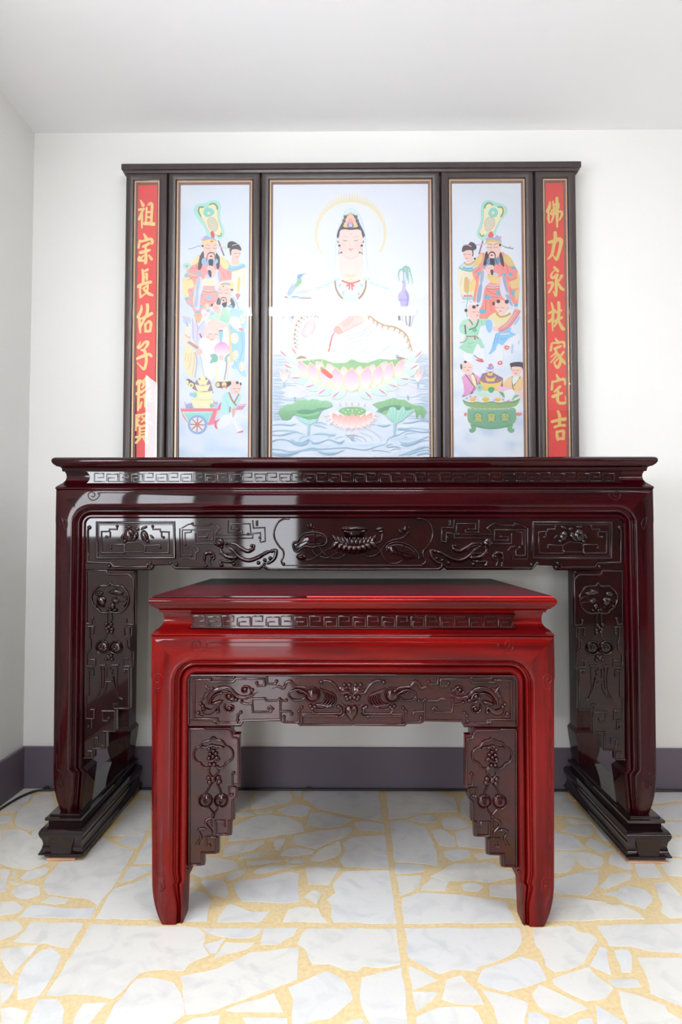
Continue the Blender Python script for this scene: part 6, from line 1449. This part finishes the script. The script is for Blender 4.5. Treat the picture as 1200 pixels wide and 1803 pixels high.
M['stone'] = stone_mat()
m = MB(); m.box(XL-.12, XR+.12, YF-.12, YB+.12, -.1, 0); floor = struct(m.build('floor', M['mortar'], smooth=0))
TR = [
 (0, 1370, 4.2857, [[(0,170),(100,105),(240,112),(235,150),(190,188),(60,188),(0,200)],[(120,92),(250,52),(390,42),(395,110),(260,108)],[(255,132),(390,118),(400,152),(230,185)],[(50,210),(160,192),(168,220),(110,260),(50,245)],[(0,210),(40,220),(30,255),(0,255)],
  [(165,215),(220,195),(400,157),(440,250),(350,320),(330,392),(170,385),(105,345),(110,310)],[(0,285),(95,280),(85,330),(0,332)],[(0,345),(70,350),(0,375)],[(240,402),(310,400),(315,433),(240,432)],[(0,400),(80,385),(180,395),(232,437),(310,440),(340,500),(320,575),(350,610),(360,638),(220,698),(110,680),(0,645)],
  [(95,710),(115,705),(115,755),(95,755)],[(150,755),(200,712),(350,670),(375,690),(340,730),(200,780)],[(0,690),(70,690),(55,760),(45,855),(0,860)],[(65,790),(100,775),(160,795),(120,810)],[(85,860),(130,820),(200,800),(300,820),(305,880),(200,915),(130,905)],[(0,940),(100,925),(180,985),(130,1020),(0,1035)],
  [(310,935),(390,890),(520,910),(490,945),(400,955)],[(145,1050),(200,985),(250,957),(360,962),(420,978),(720,977),(680,1060)],[(350,870),(325,820),(350,750),(440,650),(470,630),(630,620),(760,450),(800,460),(890,515),(1015,548),(850,830),(740,965),(640,905),(500,893),(420,883)],[(870,465),(1100,397),(1088,440),(1033,525),(930,505)],
  [(820,430),(900,340),(1050,165),(1135,170),(1135,378),(960,435)],[(1050,130),(1090,70),(1135,60),(1135,150)],[(1135,405),(1160,640),(1000,652),(1060,545)],[(990,665),(1165,662),(1150,700),(1000,770),(898,795)],[(862,832),(1000,797),(1160,725),(1190,900),(1210,1070),(718,1060)]]),
 (0, 1610, 3, [[(0,38),(90,36),(120,70),(90,105),(0,135)],[(160,42),(440,47),(360,180),(250,155),(70,145),(130,90)],[(10,180),(205,162),(130,250),(65,325),(10,250)],[(95,350),(140,260),(200,202),(270,175),(325,225),(270,340),(210,428),(90,453)],[(0,362),(85,380),(30,460),(0,480)],[(0,500),(60,490),(150,510),(120,590),(0,590)],
  [(482,52),(1045,70),(1088,110),(1070,160),(1105,215),(1000,260),(968,300),(870,290),(740,310),(620,430),(590,448),(450,423),(242,428),(332,290)],[(150,590),(200,452),(300,445),(340,500),(330,590)],[(440,470),(570,465),(460,590),(380,590),(400,530)],[(650,430),(720,342),(790,332),(918,362),(956,420),(976,530),(900,585),(545,590),(602,480)]]),
 (300, 1620, 2.857, [[(155,42),(463,42),(440,75),(390,90),(290,87),(200,70)],[(165,125),(278,92),(230,168),(200,168)],[(280,112),(425,112),(400,138),(215,198)],[(450,125),(470,42),(640,42),(620,80),(540,123)],[(662,65),(692,42),(1133,42),(1157,222),(1050,242),(970,233),(940,257),(880,252),(800,223),(712,223),(682,150),(637,120)],
  [(47,287),(240,242),(400,163),(640,138),(648,160),(638,298),(480,357),(180,467),(82,478),(62,370)],[(270,455),(520,367),(568,463),(400,463)],[(592,340),(790,257),(880,312),(918,400),(800,498),(612,530),(617,400)],[(962,290),(1030,272),(1162,242),(1190,540),(1020,540),(962,440),(952,360)],[(50,530),(120,492),(250,477),(240,540)],[(360,490),(588,495),(588,560),(400,560)],[(840,540),(958,492),(1010,560),(830,560)]]),
 (680, 1610, 4, [[(127,97),(938,97),(952,200),(910,263),(830,308),(650,367),(628,397),(540,393),(480,388),(370,422),(300,388),(153,300)],[(157,362),(270,412),(358,465),(182,533)],[(638,470),(672,392),(850,332),(950,297),(1060,332),(1128,460),(1000,508),(850,548),(700,508)],[(388,600),(422,460),(528,427),(568,480),(638,540),(687,633),(500,633)],[(182,547),(368,552),(320,610),(217,688)],
  [(212,722),(300,682),(450,648),(598,653),(648,700),(690,790),(212,800)],[(672,532),(850,572),(998,622),(975,790),(790,790),(752,650)]]),
 (920, 1610, 4.286, [[(72,112),(200,97),(378,87),(420,132),(500,142),(567,190),(518,260),(448,378),(350,418),(240,437),(172,390),(132,270),(92,230)],[(563,87),(1210,67),(1210,298),(950,278),(800,238),(652,238)],[(580,243),(638,262),(667,457),(503,385)],[(692,272),(790,262),(827,320),(818,437),(742,437)],[(863,322),(1210,327),(1210,700),(1060,638),(962,598),(922,440)],
  [(223,490),(380,433),(498,398),(558,470),(648,530),(687,560),(618,638),(480,657),(330,588),(233,530)],[(642,492),(858,487),(897,548),(692,552)],[(68,605),(122,533),(200,563),(400,662),(496,710),(400,738),(310,782),(152,728)],[(722,578),(850,602),(1068,682),(1098,740),(1210,800),(1210,850),(800,850),(742,700)],[(542,682),(620,722),(720,782),(785,840),(562,840)],[(40,742),(120,742),(200,792),(200,850),(40,850)],[(420,792),(520,782),(540,850),(400,850)]]),
 (320, 1380, 3.333, [[(318,40),(415,36),(390,150),(318,150)],[(430,50),(520,36),(620,36),(653,90),(620,113),(480,138),(402,148)],[(640,33),(712,36),(700,68),(672,68)],[(722,52),(780,38),(1153,38),(1173,218),(1000,187),(800,147),(763,110),(713,90)],[(562,155),(640,127),(690,117),(758,140),(738,180),(700,193),(600,178)],[(430,162),(530,152),(530,170),(430,175)],[(315,172),(410,170),(420,185),(318,195)],
  [(272,338),(290,260),(400,202),(500,182),(600,192),(698,230),(717,278),(600,298),(400,327)],[(732,240),(752,172),(830,167),(1007,210),(930,248),(820,258)],[(1012,230),(1080,217),(1183,235),(1188,278),(1050,273)],[(643,350),(662,302),(850,272),(980,252),(1007,270),(960,308),(850,348),(790,383)],[(237,430),(252,370),(300,352),(478,337),(487,350),(420,388),(330,408)],[(542,322),(608,320),(598,350),(570,393),(547,388)],[(333,440),(380,412),(508,404),(470,423)],
  [(572,420),(620,382),(700,377),(778,390),(758,413),(650,426)],[(753,450),(802,392),(928,333),(938,400),(898,428),(820,457)],[(943,350),(1000,312),(1193,302),(1213,498),(952,488),(923,450),(962,400)],[(377,480),(382,457),(500,445),(573,455),(500,468)],[(612,450),(713,442),(713,463),(640,466)],[(413,520),(490,482),(640,477),(687,480),(600,498),(450,528)],[(52,520),(140,442),(180,432),(308,452),(337,490),(250,518),(112,552)],
  [(248,535),(330,512),(387,502),(350,538),(280,567)],[(303,590),(322,577),(480,552),(640,518),(687,530),(678,580),(692,688),(600,702),(360,692),(322,650)],[(722,492),(800,482),(927,487),(898,540),(858,597),(742,588)],[(112,572),(160,558),(240,562),(277,640),(258,672),(180,653)],[(713,665),(780,621),(822,650),(790,707)],[(883,600),(952,518),(1100,508),(1213,508),(1262,818),(892,817),(873,780),(878,710),(848,680),(903,640)],
  [(588,813),(622,742),(700,718),(800,737),(857,817)],[(203,813),(242,742),(282,702),(400,752),(517,752),(460,813)],[(5,640),(60,622),(130,642),(172,690),(148,807),(0,805)],[(10,560),(88,585),(60,605),(10,610)]]),
 (660, 1380, 3.4286, [[(68,45),(340,45),(488,90),(497,168),(300,173),(190,203),(82,212)],[(88,232),(160,217),(300,262),(368,400),(382,498),(300,483),(117,468)],[(202,215),(260,192),(340,187),(372,230),(300,238)],[(392,212),(500,202),(577,250),(480,278),(412,268)],[(333,282),(400,272),(478,322),(487,378),(392,373)],[(483,292),(600,262),(700,300),(720,340),(690,398),(502,378)],[(412,412),(470,392),(568,402),(577,440),(470,468),(422,440)],
  [(520,100),(560,60),(700,60),(760,150),(600,220),(522,190)],[(125,482),(298,492),(298,528),(200,543),(118,543)],[(127,560),(288,552),(258,628),(147,678)],[(332,560),(480,482),(690,472),(760,512),(820,522),(850,560),(690,598),(560,583),(432,588)],[(272,643),(340,563),(448,592),(420,648)],[(522,607),(600,597),(657,620),(620,652),(532,643)],[(160,692),(260,658),(500,668),(640,688),(788,717),(850,838),(172,843)],[(692,612),(880,602),(890,700),(692,678)],[(592,432),(680,402),(760,442),(622,458)]]),
 (960, 1380, 5, [[(-40,50),(120,40),(350,298),(220,287),(-40,257)],[(172,302),(388,332),(408,348),(222,358)],[(133,413),(192,372),(408,362),(417,438),(360,467),(162,418)],[(-40,415),(80,422),(230,457),(367,570),(250,582),(-40,583)],[(348,530),(392,478),(470,512),(600,580),(480,617)],[(432,362),(600,500),(502,498),(453,440)],[(-40,602),(80,602),(190,593),(257,620),(267,700),(180,787),(-40,790)],[(253,602),(380,603),(507,652),(512,700),(478,732),(340,737),(283,690)],
  [(563,635),(620,600),(740,700),(770,730),(757,752),(690,752),(553,700)],[(-40,862),(260,792),(467,753),(462,880),(370,982),(-40,957)],[(473,900),(532,852),(563,797),(700,778),(767,802),(737,850),(580,907),(520,937)],[(513,970),(643,942),(653,912),(720,898),(878,933),(942,1000),(937,1040),(870,1107),(800,1077),(690,1047),(620,998)],[(-40,1000),(280,1003),(480,1033),(590,1073),(660,1063),(788,1113),(875,1192),(400,1203),(-40,1210)],
  [(783,700),(955,690),(1037,823),(822,823)],[(1013,720),(1063,652),(1210,662),(1210,818),(1080,808)],[(953,872),(1078,863),(1210,1012),(1210,1178),(1100,1187),(1013,1130),(1033,1070)],[(1040,483),(1210,472),(1210,648),(1040,620)],[(1000,342),(1210,322),(1210,458),(1060,440)],[(930,222),(1000,193),(1210,173),(1210,308),(1030,318)],[(950,80),(1210,50),(1210,148),(950,178)]]),
]
rs = random.Random(11)


def rough(P, amp):
    out = []
    n = len(P)
    for i in range(n):
        a, b = P[i], P[(i+1) % n]; L = math.hypot(b[0]-a[0], b[1]-a[1]); k_ = max(1, min(8, int(L/.024)))
        out.append(a)
        for j in range(1, k_):
            t = j/k_; d = rs.uniform(-amp, amp)
            out.append((a[0]+(b[0]-a[0])*t - (b[1]-a[1])/L*d, a[1]+(b[1]-a[1])*t + (b[0]-a[0])/L*d))
    return out


def inside(p, P):
    c = False
    for i in range(len(P)):
        a, b = P[i-1], P[i]
        if (a[1] > p[1]) != (b[1] > p[1]) and p[0] < (b[0]-a[0])*(p[1]-a[1])/(b[1]-a[1])+a[0]:
            c = not c
    return c


def stone_geo(mb, P, h=.0004):
    if area2(P) < 0:
        P = P[::-1]
    I = inset(P, .0002); n = len(P)
    v = [(p[0], p[1], h) for p in I]+[(p[0], p[1], .0001) for p in P]
    mb.add(v, [tuple(range(n))]+[(j, n+j, n+(j+1) % n, (j+1) % n) for j in range(n)])


traced = []
for ox, oy, sc, polys in TR:
    for q in polys:
        P = [G(ox+a/sc, oy+b/sc) for a, b in q]
        P = [(max(XL+.002, p[0]), min(YB-.002, p[1])) for p in P]
        traced.append(P)
for P in traced:
    m = MB(); stone_geo(m, rough(P, .0034))
    cx = sum(p[0] for p in P)/len(P); c_y = sum(p[1] for p in P)/len(P)
    m.build('stone', M['stone'], floor, smooth=0, loc=(cx, c_y, 0))


def shards(x0, x1, y0, y1, step):
    """irregular cells over a rectangle: clip each jittered seed's square by its neighbours' bisectors"""
    nx, ny = int((x1-x0)/step), int((y1-y0)/step)
    S_ = {(i, j): (x0+(i+.5+rs.uniform(-.46, .46))*step, y0+(j+.5+rs.uniform(-.46, .46))*step) for i in range(-2, nx+2) for j in range(-2, ny+2)}
    for i in range(nx):
        for j in range(ny):
            c = S_[i, j]; P = [(c[0]-2*step, c[1]-2*step), (c[0]+2*step, c[1]-2*step), (c[0]+2*step, c[1]+2*step), (c[0]-2*step, c[1]+2*step)]
            for di in (-2, -1, 0, 1, 2):
                for dj in (-2, -1, 0, 1, 2):
                    o = S_.get((i+di, j+dj))
                    if not o or o == c:
                        continue
                    mx_, my_ = (c[0]+o[0])/2, (c[1]+o[1])/2; nx_, ny_ = o[0]-c[0], o[1]-c[1]; L = math.hypot(nx_, ny_)
                    f_ = lambda p: ((p[0]-mx_)*nx_+(p[1]-my_)*ny_)/L + .009
                    Q = []
                    for t in range(len(P)):
                        a, b = P[t-1], P[t]; fa_, fb_ = f_(a), f_(b)
                        if fa_*fb_ < 0:
                            u = fa_/(fa_-fb_); Q.append((a[0]+(b[0]-a[0])*u, a[1]+(b[1]-a[1])*u))
                        if fb_ <= 0:
                            Q.append(b)
                    P = Q
                    if len(P) < 3:
                        break
                if len(P) < 3:
                    break
            if len(P) >= 3:
                P = [(min(max(p[0], XL+.002), XR-.002), min(max(p[1], YF+.002), YB-.002)) for p in P]
                Q = [P[t] for t in range(len(P)) if math.hypot(P[t][0]-P[t-1][0], P[t][1]-P[t-1][1]) > .012]
                if len(Q) >= 3 and abs(area2(Q)) > .0015:
                    yield Q


def clash(P):
    P = [(p[0], p[1]) for p in P]
    c = (sum(p[0] for p in P)/len(P), sum(p[1] for p in P)/len(P))
    T = P+[c]+[((p[0]+c[0])/2, (p[1]+c[1])/2) for p in P]+[((P[i-1][0]+P[i][0])/2, (P[i-1][1]+P[i][1])/2) for i in range(len(P))]
    for Q in traced:
        if min(q[0] for q in Q) > max(p[0] for p in P) or max(q[0] for q in Q) < min(p[0] for p in P):
            continue
        if any(inside(p, Q) for p in T) or any(inside(q, P) for q in Q):
            return True
    return False


left = 299-len(traced); far = MB()
cells = [P for P in shards(XL, XR, YF, YB, .235) if not clash(P)]
traced = traced+cells
for st in (.15, .10):                                  # smaller shards fill what is left between the big ones
    add = [P for P in shards(XL, XR, -.2, YB, st) if not clash(P)]
    traced += add; cells += add
cells.sort(key=lambda P: (P[0][0]-.0)**2*.6+(P[0][1]-1.7)**2)
for n_, P in enumerate(cells):
    if n_ < left:
        m = MB(); stone_geo(m, rough(P, .003))
        m.build('stone', M['stone'], floor, smooth=0, loc=(sum(p[0] for p in P)/len(P), sum(p[1] for p in P)/len(P), 0))
    else:
        stone_geo(far, P)
o = far.build('stone_paving', M['stone'], floor, smooth=0); o['kind'] = 'stuff'
